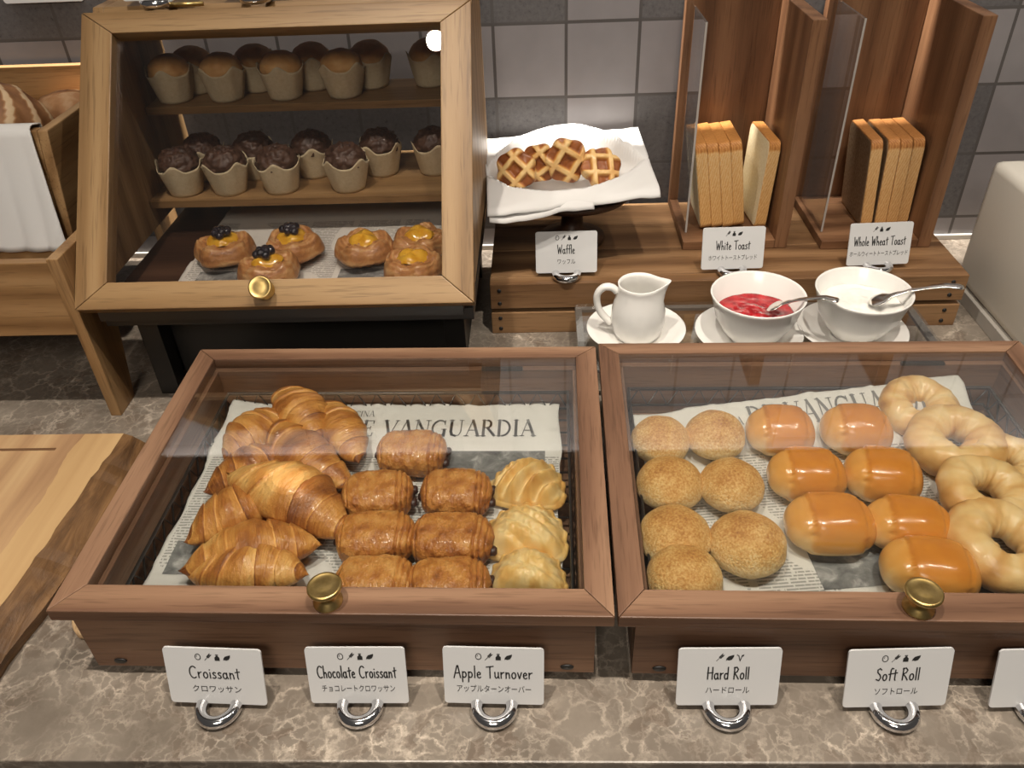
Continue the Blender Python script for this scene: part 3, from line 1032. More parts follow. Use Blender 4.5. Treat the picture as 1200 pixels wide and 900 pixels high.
place_croissant((222, 668), (360, 670), 0.0570, 0.0195, 1, 0.008, -0.06, 'golden croissant at the near end of the heap, cut off by the box front')
place_croissant((213, 662), (374, 634), 0.0585, 0.0210, 2, 0.012, 0.12, 'long brown croissant lying second from the front rail')
place_croissant((217, 628), (326, 588), 0.0585, 0.0210, 3, 0.014, 0.08, 'croissant at the left edge of the heap, pointing to the paper photo')
place_croissant((274, 556), (410, 618), 0.0660, 0.0265, 4, 0.012, -0.02, 'big croissant on top of the heap, half pale gold and half dark brown', 0, 5, 0.22)
place_croissant((240, 573), (345, 530), 0.0570, 0.0185, 5, 0.006, 0.16, 'brown croissant tip sticking out behind the big top croissant')
place_croissant((405, 572), (318, 498), 0.0600, 0.0220, 6, 0.010, 0.16, 'dark croissant just behind the big top one, beside the chocolate rolls')
place_croissant((262, 538), (332, 484), 0.0590, 0.0195, 7, 0.008, 0.10, 'croissant at the back left of the heap, under the reflected light')
place_croissant((328, 456), (376, 516), 0.0620, 0.0205, 8, 0.006, 0.02, 'croissant at the far back, its tip touching the masthead side')
place_croissant((378, 470), (422, 541), 0.0580, 0.0165, 9, 0.004, 0.14, 'slim croissant at the back right of the heap, beside the masthead')


def roll_bm(lx, ly, lz, seed, tone=0.0):
    """pain au chocolat: a flat rolled parcel with wraps near its ends"""
    bm = bmesh.new()
    e = 0.74
    def sp(c, k): return math.copysign(abs(c) ** k, c)
    def fn(u, v):
        t = 2 * u - 1
        th = 2 * PI * v
        end = max(0.0, 1 - abs(t) ** 5.0) ** 0.5
        c, s = sp(math.cos(th), e), sp(math.sin(th), e)
        wrap = 0.0
        for c0, wd in ((0.56, 0.030), (0.70, 0.022), (0.84, 0.022), (-0.80, 0.025)):
            wrap -= 0.075 * math.exp(-((t - c0 - 0.02 * math.sin(th * 2 + seed)) / wd) ** 2)
        if t > 0.56: wrap -= 0.05 * (t - 0.56) / 0.44
        k = end * (1 + wrap * (1 if math.sin(th) > -0.3 else 0.3))
        n = 0.05 * fb((t * 3, c * 2, s * 2 + seed), 1.0)
        cr = 0.020 * noise.noise(Vector((t * 22 + seed, c * 13, s * 13))) + 0.012 * noise.noise(Vector((t * 45 + seed, c * 26, s * 26)))
        p = Vector((lx / 2 * t * (1 - 0.04 * abs(c)), ly / 2 * c * k * (1 + n + cr), lz / 2 * s * k * (1 + n + cr) * (1.0 if s > 0 else 0.85)))
        b = 0.40 + tone + 0.40 * fb((t * 3 + seed, c * 2, s * 2), 1.0, 4) - 2.2 * wrap - 7 * cr
        b += 0.25 * (abs(t) > 0.97) + 0.25 * max(0, -s)
        return p, max(0, min(1, b))
    V = grid_surface(bm, fn, 130, 72, wrap_v=True)
    cap(bm, V[0]); cap(bm, V[-1][::-1])
    return bm


def choc_roll(px, py, deg, seed, label, tone=0.0, l=0.071, w=0.052):
    p = at(px, py, 0.058)
    t = thing('chocolate_croissant', label, 'pastry', (p.x, p.y, FLOOR + 0.0160), R(deg), 'chocolate croissants in the left case')
    mesh_obj('crust', roll_bm(l, w, 0.037, seed, tone), M['chocroll'], t)
    for sx, yy in ((1, 0.008), (1, -0.009), (-1, 0.0)):
        bm = bmesh.new()
        tube(bm, [(sx * l * 0.42, yy, -0.003), (sx * l * 0.50, yy, -0.003), (sx * (l * 0.5 + 0.0018), yy, -0.003)], [0.0052, 0.005, 0.003], 10, flat=0.8)
        mesh_obj('chocolate_stick', bm, M['chocolate'], t, True)
    return t


choc_roll(483, 530, -3, 21, 'chocolate croissant alone at the back, just under the masthead', -0.02, 0.074)
choc_roll(443, 579, 4, 22, 'chocolate croissant in the near left column, farthest of the column touching the croissants', 0.0)
choc_roll(535, 577, 0, 23, 'chocolate croissant in the right column, level with the ridged turnover', 0.04)
choc_roll(441, 629, 2, 24, 'chocolate croissant in the middle of the left column, above the half-hidden one', 0.02, 0.075)
choc_roll(530, 631, -2, 25, 'dark chocolate croissant in the middle of the right column', 0.12, 0.078)
choc_roll(440, 684, -2, 26, 'chocolate croissant beside the brass knob, half hidden by the front rail', -0.08, 0.073)
choc_roll(526, 686, 2, 27, 'chocolate croissant half hidden by the front rail beside the front turnover', 0.06, 0.074)


def turnover_bm(seed, w=0.070, d=0.058, hgt=0.027, cuts=5, depth=1.0, ang=50, pale=0.0):
    bm = bmesh.new()
    nr, na = 54, 156
    def outline(a):
        # half disc with rounded corners: flat side at -y
        x, y = math.cos(a), math.sin(a)
        s = max(abs(x) ** 2.4 + abs(max(y, 0)) ** 2.0, 1e-6) if y > 0 else max(abs(x) ** 3.2 + abs(y / 0.42) ** 3.2, 1e-6)
        r = s ** (-1 / (2.2 if y > 0 else 3.2))
        if y > -0.1: r *= 1 + 0.024 * math.cos(a * 19)
        return r * (1 - 0.10 * max(0, y) * abs(x))
    ca, sa = math.cos(R(ang)), math.sin(R(ang))
    def top(u, v, up=True):
        a = 2 * PI * v
        r = outline(a) * u
        x, y = r * math.cos(a), r * math.sin(a)
        q = x * ca + y * sa
        rim = max(0.0, (u - 0.84) / 0.16) if y > -0.25 else 0.0
        dome = (1 - min(1, u / 0.9) ** 2.4) * 0.80 + 0.20 * (1 - u ** 14)
        g = 0.0
        if up:
            ph = (q * cuts * 0.5 + 0.25) * 2 * PI
            g = max(0.0, 0.5 + 0.5 * math.cos(ph)) ** 0.6
            fade = max(0, 1 - (u / 0.86) ** 6)
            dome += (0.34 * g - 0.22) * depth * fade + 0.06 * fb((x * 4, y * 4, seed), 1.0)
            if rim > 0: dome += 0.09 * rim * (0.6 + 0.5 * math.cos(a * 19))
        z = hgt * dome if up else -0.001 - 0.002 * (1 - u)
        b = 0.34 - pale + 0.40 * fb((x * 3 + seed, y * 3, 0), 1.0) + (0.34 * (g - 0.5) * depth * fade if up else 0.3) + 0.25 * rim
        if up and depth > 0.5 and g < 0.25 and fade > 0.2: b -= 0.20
        return Vector((x * w / 2, (y - 0.25) * d / 1.42 * 1.0, z)), max(0, min(1, b))
    V = grid_surface(bm, lambda u, v: top(max(u, 0.001), v), nr, na, wrap_v=True)
    V2 = grid_surface(bm, lambda u, v: top(max(u, 0.001), v, False), 4, na, wrap_v=True)
    A, B = V[-1], V2[-1]
    for k in range(na):
        j = (k + 1) % na
        f = bm.faces.new([A[k], A[j], B[j], B[k]]); f.smooth = True
    cap(bm, V[0]); cap(bm, V2[0])
    return bm


def turnover(px, py, deg, seed, label, tilt=(0, 0), z=None, **kw):
    p = at(px, py, 0.054)
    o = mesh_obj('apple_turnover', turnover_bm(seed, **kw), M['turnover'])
    lay(o, (p.x, p.y, (FLOOR + 0.004) if z is None else z), R(deg), tilt)
    tag(o, label, 'pastry', 'apple turnovers in the left case')


turnover(619, 560, -8, 31, 'apple turnover with deep diagonal ridges, farthest of the column', cuts=6, depth=1.15, ang=-38, w=0.077, d=0.070)
turnover(616, 619, -6, 32, 'smooth pale apple turnover in the middle of its column', (5, 0), FLOOR + 0.0055, cuts=7, depth=0.35, ang=62, w=0.080, d=0.068, pale=0.12)
turnover(618, 668, -2, 33, 'scalloped apple turnover half hidden by the front rail of the box', (4, 0), FLOOR + 0.0055, cuts=3, depth=0.4, ang=70, w=0.070, d=0.060, pale=0.10)


def bun_bm(rx, ry, h, seed, kind):
    bm = bmesh.new()
    def fn(u, v):
        ph = PI * (u - 0.5) * 0.998
        th = 2 * PI * v
        c, s = math.cos(ph), math.sin(ph)
        if kind == 'hard':
            k = 1 + 0.035 * fb((c * math.cos(th) * 1.6 + seed, c * math.sin(th) * 1.6, s * 1.6), 1.0)
            z = s * (0.60 if s > 0 else 0.40) * h
            p = Vector((rx * c * math.cos(th) * k, ry * c * math.sin(th) * k, z * k))
            b = 0.02 + 0.62 * max(0, s - 0.05) ** 0.75 + 0.22 * fb((p.x * 60, p.y * 60, seed), 1.0) * max(0, s + 0.3) + (0.2 if s < -0.7 else 0)
        else:
            # soft roll: barrel along x, two seams where the wrap begins and ends
            x = c * math.cos(th); y = c * math.sin(th)
            X = math.copysign(abs(x) ** 0.66, x)
            # radius swells behind the seam
            seam = -0.52
            sw = 1.0 if X > seam else 0.93 - 0.10 * (seam - X)
            if X > 0.62: sw = 0.94 - 0.05 * (X - 0.62)
            groove = 0.085 * math.exp(-((X - seam) / 0.03) ** 2) + 0.055 * math.exp(-((X - 0.66) / 0.03) ** 2)
            k = sw - groove * (1 if s > -0.4 else 0.2)
            k *= 1 + 0.02 * fb((X * 2 + seed, y * 2, s * 2), 1.0)
            z = math.copysign(abs(s) ** 0.9, s) * (0.60 if s > 0 else 0.40) * h
            p = Vector((rx * X, ry * math.copysign(abs(y) ** 0.74, y) * k, z * k))
            b = 0.10 + 0.58 * max(0, s + 0.22) ** 0.6 + 0.08 * fb((X * 3, y * 3, seed), 1.0)
            if X < seam: b -= 0.26
            if s < -0.15: b = 0.02 + 0.1 * max(0, s + 0.35)
        return p, max(0, min(1, b))
    V = grid_surface(bm, fn, 44, 56, wrap_v=True)
    cap(bm, V[0]); cap(bm, V[-1])
    return bm


def bun(name, px, py, r, h, deg, seed, kind, mat, label, group, rx=None, zz=0.060):
    p = at(px, py, zz)
    o = mesh_obj(name, bun_bm(rx or r, r, h, seed, kind), M[mat])
    lay(o, (p.x, p.y, FLOOR + 0.4 * h), R(deg), (0, 0))
    tag(o, label, 'bread roll', group)


HG = 'round hard rolls in the right case'
for px, py, r, sd, lb in (
        (774, 515, 0.0305, 1, 'round hard roll in the back left corner, under the reflected light'),
        (838, 509, 0.0315, 2, 'round hard roll at the back, beside the back row of soft rolls'),
        (785, 566, 0.0330, 3, 'round hard roll second from the back in the left column'),
        (857, 568, 0.0315, 4, 'speckled round hard roll in the middle of the right column'),
        (791, 627, 0.0335, 5, 'darkest speckled round hard roll, third in the left column'),
        (876, 636, 0.0350, 6, 'largest smooth hard roll, nearest of the right column'),
        (802, 676, 0.0330, 7, 'round hard roll half hidden behind the front rail')):
    bun('hard_roll', px, py, r * 0.97, 0.042, sd * 40, sd, 'hard', 'hardroll', lb, HG)
SG = 'glossy soft rolls in the right case'
for px, py, rx, ry, dg, sd, lb in (
        (914, 505, 0.036, 0.030, -4, 11, 'soft roll in the back row beside the hard rolls, under reflected light'),
        (1003, 504, 0.037, 0.030, -6, 12, 'soft roll in the back row beside the bagels, under reflected light'),
        (945, 557, 0.0385, 0.030, -4, 13, 'glossy soft roll in the second row, on the hard roll side'),
        (1034, 557, 0.0375, 0.031, -12, 14, 'glossy soft roll in the second row, on the bagel side'),
        (972, 614, 0.0415, 0.032, -2, 15, 'glossy dimpled soft roll in the third row beside the largest hard roll'),
        (1064, 616, 0.0395, 0.029, -8, 16, 'glossy wrinkled soft roll in the third row, touching the bagels'),
        (1089, 668, 0.0410, 0.031, -10, 17, 'orange soft roll behind the brass knob, cut off by the front rail')):
    bun('soft_roll', px, py, ry * 0.95, 0.044, dg, sd, 'soft', 'softroll', lb, SG, rx * 0.94, 0.060)


def bagel_bm(Rb, rb, seed, hole=0.55):
    bm = bmesh.new()
    def fn(u, v):
        a, th = 2 * PI * u, 2 * PI * v
        k = 1 + 0.16 * fb((math.cos(a) * 1.8 + seed, math.sin(a) * 1.5, math.cos(th)), 1.0) + 0.02 * noise.noise(Vector((a * 9, th * 3, seed)))
        seamk = 1 - 0.07 * math.exp(-((a - 2.3 - seed % 3) / 0.09) ** 2)
        r = rb * k * seamk
        rr = Rb + 0.0015 + r * math.cos(th) * (1.0 if math.cos(th) > 0 else 0.98)
        rr = max(rr, 0.004)
        p = Vector((rr * math.cos(a), rr * math.sin(a) * 0.96, r * 0.92 * math.sin(th)))
        b = 0.43 + 0.50 * fb((math.cos(a) * 2, math.sin(a) * 2, seed + math.sin(th)), 1.0) + 0.22 * math.cos(th) * (math.cos(th) > 0) * 0.8 - 0.10 * math.sin(th)
        return p, max(0, min(1, b))
    grid_surface(bm, fn, 84, 36, True, True)
    return bm


BG = 'bagels in the right case'
for px, py, z, Rb, rb, tilt, dg, sd, lb in (
        (1077, 478, 0.0580, 0.0230, 0.0165, (12, 0), 20, 1, 'bagel at the back corner, leaning behind the largest bagel'),
        (1120, 519, 0.0630, 0.0270, 0.0185, (8, -4), 70, 2, 'largest bagel, resting in front of the back corner one'),
        (1178, 545, 0.0575, 0.0230, 0.0170, (4, 2), 200, 3, 'browner bagel half hidden behind the middle bagel'),
        (1157, 580, 0.0650, 0.0255, 0.0170, (9, 4), 130, 4, 'bagel in the middle, showing its round hole'),
        (1226, 602, 0.0540, 0.0250, 0.0170, (2, 0), 250, 5, 'bagel at the photo edge under the two nearest bagels'),
        (1176, 640, 0.0630, 0.0285, 0.0180, (7, 4), 310, 6, 'pale bagel nearest the front rail')):
    p = at(px, py, z)
    o = mesh_obj('bagel', bagel_bm(Rb, rb, sd), M['bagel'])
    lay(o, p, R(dg), (0, 0))
    o.rotation_mode = 'XYZ'
    o.rotation_euler = (Matrix.Rotation(R(tilt[0]), 3, 'X') @ Matrix.Rotation(R(tilt[1]), 3, 'Y') @ Matrix.Rotation(R(dg), 3, 'Z')).to_euler()
    tag(o, lb, 'bagel', BG)

# ---------------------------------------------------------------- oak cabinet with muffins
CX0, CX1, CYF, CYT, CYB, CZ0, CZ1 = -0.4499, -0.0112, -0.4273, -0.2093, -0.055, 0.1537, 0.4102
KC = 1.09
SHU, SHL = 0.2879, 0.1897     # shelf tops
cab = thing('oak_cabinet', 'oak display cabinet with slanted glass door, holding muffins and danishes', 'cabinet', (0, 0, 0))
s_ = Vector((0, CYT - CYF, CZ1 - CZ0)); SL = s_.length; s_.normalize()
nrm = Vector((0, -s_.z, s_.y))
FT = 0.020
def cf(v):   # door coordinates: x along, y up the slope, z outwards
    return Vector((0, CYF, CZ0)) + Vector((v.x, 0, 0)) + s_ * v.y + nrm * (v.z - FT)
o1 = Vector((0, CYF, CZ0)) - nrm * (FT + 0.0006)
o2 = Vector((0, CYT, CZ1)) - nrm * (FT + 0.0006)
def yslope(z):
    return o1.y + (o2.y - o1.y) * (z - o1.z) / (o2.z - o1.z)
tb = 0.014
CF = CZ0 - 0.014
for nm_, a, b in (('side_panel', CX0 + 0.001, CX0 + tb), ('side_panel', CX1 - tb, CX1 - 0.001)):
    bm = bmesh.new()
    prism(bm, [(yslope(CZ0), CZ0), (CYB, CZ0), (CYB, CZ1), (yslope(CZ1), CZ1)], a, b, 'x', 0.0008)
    mesh_obj(nm_, bm, M['oakz'], cab)
bm = bmesh.new()
box(bm, CX0 + tb + 0.0003, CX1 - tb - 0.0003, CYF + 0.022, CYB - 0.001, CZ0 - 0.0248, CF, 0.0006)
mesh_obj('bottom_panel', bm, M['dark_wood'], cab)
bm = bmesh.new()
prism(bm, [(CYF + 0.016, CZ0 - 0.0248), (CYF + 0.0215, CZ0 - 0.0248), (CYF + 0.0215, CZ0 - 0.0003), (CYF + 0.016, CZ0 - 0.0003)], CX0 + tb, CX1 - tb, 'x')
mesh_obj('bottom_rail', bm, M['black'], cab)
bm = bmesh.new()
prism(bm, [(yslope(CZ1 - tb), CZ1 - tb), (CYB, CZ1 - tb), (CYB, CZ1), (yslope(CZ1), CZ1)], CX0 + tb + 0.0003, CX1 - tb - 0.0003, 'x', 0.0006)
mesh_obj('top_panel', bm, M['oakx'], cab)
for zt, yf in ((SHU, -0.1597), (SHL, -0.2229)):
    bm = bmesh.new()
    box(bm, CX0 + tb + 0.0003, CX1 - tb - 0.0003, yf, CYB - 0.012, zt - 0.0095, zt, 0.0006)
    mesh_obj('shelf', bm, M['oakx'], cab)
l, r, f, b = 0.0354, 0.0343, 0.0300, 0.0245
e = 0.0003
x0, x1 = CX0, CX1
bm = bmesh.new()
prism(bm, [(x0 + e, 0), (x1 - e, 0), (x1 - r - e, f), (x0 + l + e, f)], 0, FT, 'z', 0.001, 0, cf)
prism(bm, [(x0 + l + e, SL - b), (x1 - r - e, SL - b), (x1 - e, SL), (x0 + e, SL)], 0, FT, 'z', 0.001, 0, cf)
prism(bm, [(x0, e), (x0 + l, f + e), (x0 + l, SL - b - e), (x0, SL - e)], 0, FT, 'z', 0.001, 1, cf)
prism(bm, [(x1, e), (x1, SL - e), (x1 - r, SL - b - e), (x1 - r, f + e)], 0, FT, 'z', 0.001, 1, cf)
door = mesh_obj('door', bm, [M['oakx'], M['oakdoor']], cab)
bm = bmesh.new()
box(bm, x0 + l - 0.004, x1 - r + 0.004, f - 0.004, SL - b + 0.004, 0.007, 0.010, 0, 0, cf)
mesh_obj('glass_pane', bm, M['cabglass'], door)
kp = cf(Vector((-0.2382, 0.0180, FT)))
knob(door, kp.x, kp.y, kp.z, nrm.to_track_quat('Z', 'Y').to_euler(), 0.93)
bm = bmesh.new()
tube(bm, [(-0.358, CYT + 0.012, CZ1 + 0.0028), (-0.314, CYT + 0.012, CZ1 + 0.0028)], 0.0025, 10)
mesh_obj('hinge', bm, M['brass'], cab, True)

# black stand under the cabinet
st = thing('black_stand', 'black metal stand raising the oak cabinet off the worktop', 'stand')
bm = bmesh.new()
ST = CZ0 - 0.0250
box(bm, CX0 + 0.01, CX1 - 0.004, CYF + 0.03, CYB - 0.004, ST - 0.015, ST, 0.001)
mesh_obj('top_plate', bm, M['black'], st)
for lx in (CX0 + 0.045, CX1 - 0.03):
    for ly in (-0.365, CYB - 0.03):
        bm = bmesh.new()
        box(bm, lx - 0.012, lx + 0.012, ly - 0.012, ly + 0.012, 0.0, ST - 0.0152, 0.001)
        mesh_obj('leg', bm, M['black'], st)
    bm = bmesh.new()
    box(bm, lx - 0.006, lx + 0.006, -0.3525, CYB - 0.0425, 0.010, ST - 0.0152, 0.001)
    mesh_obj('side_sheet', bm, M['black'], st)
bm = bmesh.new()
box(bm, CX0 + 0.058, CX1 - 0.043, -0.350, -0.346, 0.004, ST - 0.0152)
mesh_obj('front_sheet', bm, M['black'], st)  # front and side sheets added to keep the space under the cabinet dark


def muffin_proto(kind):
    t = thing('muffin', '', 'muffin')
    choc = kind == 'choc'
    bm = bmesh.new()
    sd = 5 if choc else 2
    def cupfn(u, v):
        a = 2 * PI * v
        lobe = 0.5 + 0.5 * math.cos(a * 4 + 0.7)
        h = 0.0315 + 0.0085 * lobe ** 2.2
        rr = 0.0185 + (0.0265 - 0.0185) * u ** 0.9 + 0.0006 * math.sin(a * 9) * u
        return Vector((rr * math.cos(a), rr * math.sin(a), h * u)), 0
    V = grid_surface(bm, cupfn, 12, 64, wrap_v=True)
    cap(bm, V[0])
    c = mesh_obj('paper_cup', bm, M['cup_paper'], t, True)
    so = c.modifiers.new('thickness', 'SOLIDIFY'); so.thickness = 0.0005
    bm = bmesh.new()
    def domefn(u, v):
        ph = PI / 2 * (u * 1.08 - 0.08)
        a = 2 * PI * v
        c_, s = math.cos(ph), math.sin(ph)
        amt = 0.13 if choc else 0.05
        k = 1 + amt * fb((c_ * math.cos(a) * (5 if choc else 2) + sd, c_ * math.sin(a) * (5 if choc else 2), s * 3), 1.0, 4)
        rr = 0.0238
        p = Vector((rr * c_ * math.cos(a) * k, rr * c_ * math.sin(a) * k, 0.0325 + (0.020 if choc else 0.0185) * s * k))
        return p, max(0, min(1, 0.35 + 0.35 * s + 0.3 * fb((p.x * 90, p.y * 90, p.z * 90), 1.0)))
    V = grid_surface(bm, domefn, 26, 56, wrap_v=True)
    cap(bm, V[0]); cap(bm, V[-1])
    mesh_obj('crumb_top', bm, M['chocmuffin' if choc else 'plainmuffin'], t)
    return t


up_front = [(200, 124), (266, 117), (334, 116), (405, 112)]
up_back = [(232, 108), (305, 105), (371, 102), (438, 99), (505, 101)]
lo_front = [(212, 234), (265, 232), (328, 228), (407, 226)]
lo_back = [(240, 214), (298, 214), (366, 212), (446, 210), (509, 208)]
o4 = ('the left end', 'second from the left end', 'third from the left end', 'the right end')
for kind, zt, fr, bk, shelf, what in (('plain', SHU, up_front, up_back, 'top', 'golden muffin'), ('choc', SHL, lo_front, lo_back, 'lower', 'chocolate muffin')):
    proto = muffin_proto(kind)
    grp = ('plain' if kind == 'plain' else 'chocolate') + ' muffins in the oak cabinet'
    i = 0
    for row, pts in (('front', fr), ('back', bk)):
        for k, (px, py) in enumerate(pts):
            m = proto if i == 0 else copy_tree(proto)
            p = at(px, py, zt)
            if row == 'front': yb = -0.1315 if kind == 'plain' else -0.1945
            else: yb = -0.0945 if kind == 'plain' else -0.1450
            x_ = p.x
            m.scale = (KC, KC, KC)
            m.location = (x_, yb, zt + 0.0006)
            m.rotation_euler = (0, 0, R(47 * i + 13))
            place = o4[k] if row == 'front' else ('the left end', 'second from the left end', 'the middle', 'second from the right end', 'the right end')[k]
            tag(m, '%s, %s row of the %s shelf, %s' % (what, row, shelf, place), 'muffin', grp)
            i += 1

newspaper('printed newspaper sheet on the bottom of the oak cabinet under the danishes', (-0.368, -0.392, 0), 0, 0.330, 0.29, CF + 0.0004, 14, [], [(0.02, 0.075, 0.012, 0.07), (0.19, 0.25, 0.02, 0.07)], 0.003)


def danish(px, py, seed, topping, label):
    p = at(px, py, CF + 0.013)
    t = thing('danish_pastry', label, 'pastry', (p.x, max(p.y, -0.352), CF + 0.0032), R(seed * 37), 'danish pastries on the cabinet bottom')
    bm = bmesh.new()
    def fn(u, v):
        a = 2 * PI * v
        lobe = 0.5 + 0.5 * math.cos(a * 5)
        rout = 0.0345 * (0.90 + 0.10 * lobe) * (1 + 0.05 * noise.noise(Vector((a, seed, 0))))
        if u < 0.45:      # underside to rim
            k = u / 0.45
            r, z = rout * k * (0.80 + 0.20 * k), 0.009 * k ** 3
        else:
            k = (u - 0.45) / 0.55
            r = rout * (1 - 0.72 * k ** 1.4)
            z = 0.009 + 0.019 * math.sin(min(1, k * 1.5) * PI * 0.60) * (0.82 + 0.18 * lobe)
        n = 0.0022 * noise.noise(Vector((a * 5, u * 20, seed)))
        b = 0.42 + 0.35 * fb((a * 1.5, u * 6, seed), 1.0) + 0.25 * math.cos(u * 60) * 0.5
        return Vector((r * math.cos(a), r * math.sin(a), z + n)), max(0, min(1, b))
    V = grid_surface(bm, fn, 40, 70, wrap_v=True)
    cap(bm, V[-1])
    mesh_obj('crust', bm, M['danish'], t)
    bm = bmesh.new()
    lathe(bm, [(0.016, 0.0245), (0.0145, 0.0275), (0.010, 0.0305), (0.004, 0.0315), (0, 0.0318)], 28, warp=lambda p, a: Vector((p.x * 1.1, p.y, p.z + 0.0015 * math.sin(a * 3 + seed))))
    mesh_obj('custard_filling', bm, M['custard'], t, True)
    t.scale = (KC, KC, KC)
    if topping:
        bm = bmesh.new()
        for k in range(9):
            a = k * 2.4
            c = Vector((0.0045 * math.sqrt(k / 2) * math.cos(a), 0.0045 * math.sqrt(k / 2) * math.sin(a), 0.0335 + 0.0035 * (1 - k / 9)))
            bmesh.ops.create_uvsphere(bm, u_segments=14, v_segments=8, radius=0.0046, matrix=Matrix.Translation(c))
        mesh_obj('dark_berries', bm, M['berry'], t, True)


danish(265, 297, 1, True, 'berry danish at the left end of the back row')
danish(345, 293, 2, True, 'berry danish second from the left in the back row')
danish(428, 296, 3, False, 'custard danish second from the right, without berries')
danish(493, 290, 4, False, 'custard danish in the back right corner, without berries')
danish(316, 322, 5, True, 'berry danish behind the brass cabinet knob')
danish(484, 322, 6, False, 'custard danish at the near right corner, cut off by the door frame')

# ---------------------------------------------------------------- step shelf, bread bins
sh = thing('step_shelf', 'low slatted brown wooden riser against the tiled wall', 'shelf')
SX0, SX1, SYF, SYB = -0.0065, 0.6065, -0.252, -0.0085
bm = bmesh.new()
box(bm, SX0, SX1, SYF, SYF + 0.020, 0.0, 0.0320, 0.0012)
mesh_obj('lower_plank', bm, M['cedarx'], sh)
bm = bmesh.new()
box(bm, SX0, SX1, SYF, SYF + 0.020, 0.0385, 0.0755, 0.0012)
fpl = mesh_obj('upper_plank', bm, M['cedarx'], sh)
n = 3
for k in range(n):
    ya = SYF + 0.0205 + (SYB - SYF - 0.0205) * k / n
    yb = SYF + 0.0205 + (SYB - SYF - 0.0205) * (k + 1) / n - 0.0008
    bm = bmesh.new()
    box(bm, SX0, SX1, ya, yb, 0.057, 0.0755, 0.0010)
    mesh_obj('top_plank', bm, M['cedarx'], sh)
for xa in (SX0 + 0.004, SX1 - 0.022):
    bm = bmesh.new()
    box(bm, xa, xa + 0.018, SYF + 0.0205, SYB, 0.0, 0.0567, 0.001)
    mesh_obj('side_board', bm, M['cedary'], sh)
bm = bmesh.new()
box(bm, SX0 + 0.03, SX1 - 0.03, SYF + 0.03, SYF + 0.032, 0.0, 0.0567)
mesh_obj('inner_board', bm, M['dark_wood'], sh)
for sx in (SX0 + 0.012, SX1 - 0.018):
    for sz in (0.047, 0.066, 0.008, 0.024):
        bm = bmesh.new()
        lathe(bm, [(0, 0.0006), (0.003, 0.0006), (0.0026, -0.001), (0, -0.001)], 14, warp=lambda p, a: Vector((p.x, p.z - 0.0, p.y)))
        mesh_obj('screw', bm, M['black'], sh, False, (sx, SYF, sz))
ZS = 0.0757


def bread_bin(x0, x1, yf, label):
    t = thing('bread_bin', label, 'bread holder', (0, 0, 0))
    yb = -0.0105
    bm = bmesh.new()
    box(bm, x0, x1 - 0.0172, yf, yb, ZS, ZS + 0.012, 0.001)
    mesh_obj('base', bm, M['teakx'], t)
    bm = bmesh.new()
    box(bm, x1 - 0.017, x1, yf, yb, ZS, 0.3675, 0.0012)
    mesh_obj('side_board', bm, M['teakz'], t)
    bm = bmesh.new()
    box(bm, x0, x1 - 0.0172, yb - 0.016, yb, ZS + 0.0122, 0.3675, 0.001)
    mesh_obj('back_board', bm, M['teakz'], t)
    bm = bmesh.new()
    box(bm, x0 + 0.006, x0 + 0.009, yf + 0.030, yb - 0.0165, ZS + 0.0122, 0.3620, 0.0003)
    mesh_obj('acrylic_side', bm, M['acrylic'], t)
    bm = bmesh.new()
    box(bm, x0 + 0.0062, x0 + 0.0088, yf + 0.0288, yf + 0.0298, ZS + 0.0122, 0.3620)
    mesh_obj('acrylic_edge', bm, M['acrylic_edge'], t)


bread_bin(0.2555, 0.3965, -0.167, 'tall wooden bread bin with acrylic side holding white toast slices')
bread_bin(0.4400, 0.5855, -0.174, 'tall wooden bread bin with acrylic side holding whole wheat toast slices')


def slice_outline(w, h):
    """profile of a square loaf slice in depth (u) and height (v), softly domed top"""
    pts = []
    r = 0.008
    for cx, cy, a0 in ((w - r, h - r * 1.6, 0), (r, h - r * 1.6, 90), (r, r, 180), (w - r, r, 270)):
        for i in range(7):
            a = R(a0 + 90 * i / 6)
            pts.append((cx + r * math.cos(a), cy + (r * 1.6 if a0 < 180 else r) * math.sin(a)))
    return pts


def slice_proto(kind, th, w=0.090, h=0.122):
    crust = M['toast_crust' if kind == 'white' else 'wheat_crust']
    crumb = M['white_crumb' if kind == 'white' else 'wheat_crumb']
    bm = bmesh.new()
    lay_ = bm.verts.layers.float.new('bake')
    pts = slice_outline(w, h)
    e = 0.0008
    rings = []
    for x, s in ((0, e), (e, 0), (th - e, 0), (th, e)):
        ring = []
        for u, v in pts:
            uu = u + (s if u < w / 2 else -s)
            vv = v + (s if v < h / 2 else -s)
            vt = bm.verts.new((x, uu, vv))
            vt[lay_] = 0.82 if v > h - 0.011 else (0.25 if v > h - 0.026 else 0.44)
            ring.append(vt)
        rings.append(ring)
    for A, B in zip(rings, rings[1:]):
        for k in range(len(A)):
            j = (k + 1) % len(A)
            bm.faces.new([A[k], A[j], B[j], B[k]])
    bm.faces.new(rings[0]); bm.faces.new(rings[-1][::-1])
    o = mesh_obj('toast_slice', bm, crust)
    for x in (-0.0003, th + 0.0003):
        bm = bmesh.new()
        q = 0.0022
        prism(bm, [(q + u * (w - 2 * q) / w, q + v * (h - 2 * q) / h) for u, v in pts], min(x, x + math.copysign(0.0006, -x)), max(x, x + math.copysign(0.0006, -x)), 'x')
        mesh_obj('crumb', bm, crumb, o)
    return o


def bread_row(kind, th, spots, label, grp):
    pr = slice_proto(kind, th)
    for i, (x, y, lean, yaw, lb) in enumerate(spots):
        o = pr if i == 0 else copy_tree(pr)
        zb = ZS + 0.0126 + (th * math.sin(R(abs(lean))) if lean > 0 else 0.0)
        o.location = (x, y, zb)
        o.rotation_euler = (0, R(lean), R(yaw))
        tag(o, lb, 'bread slice', grp)


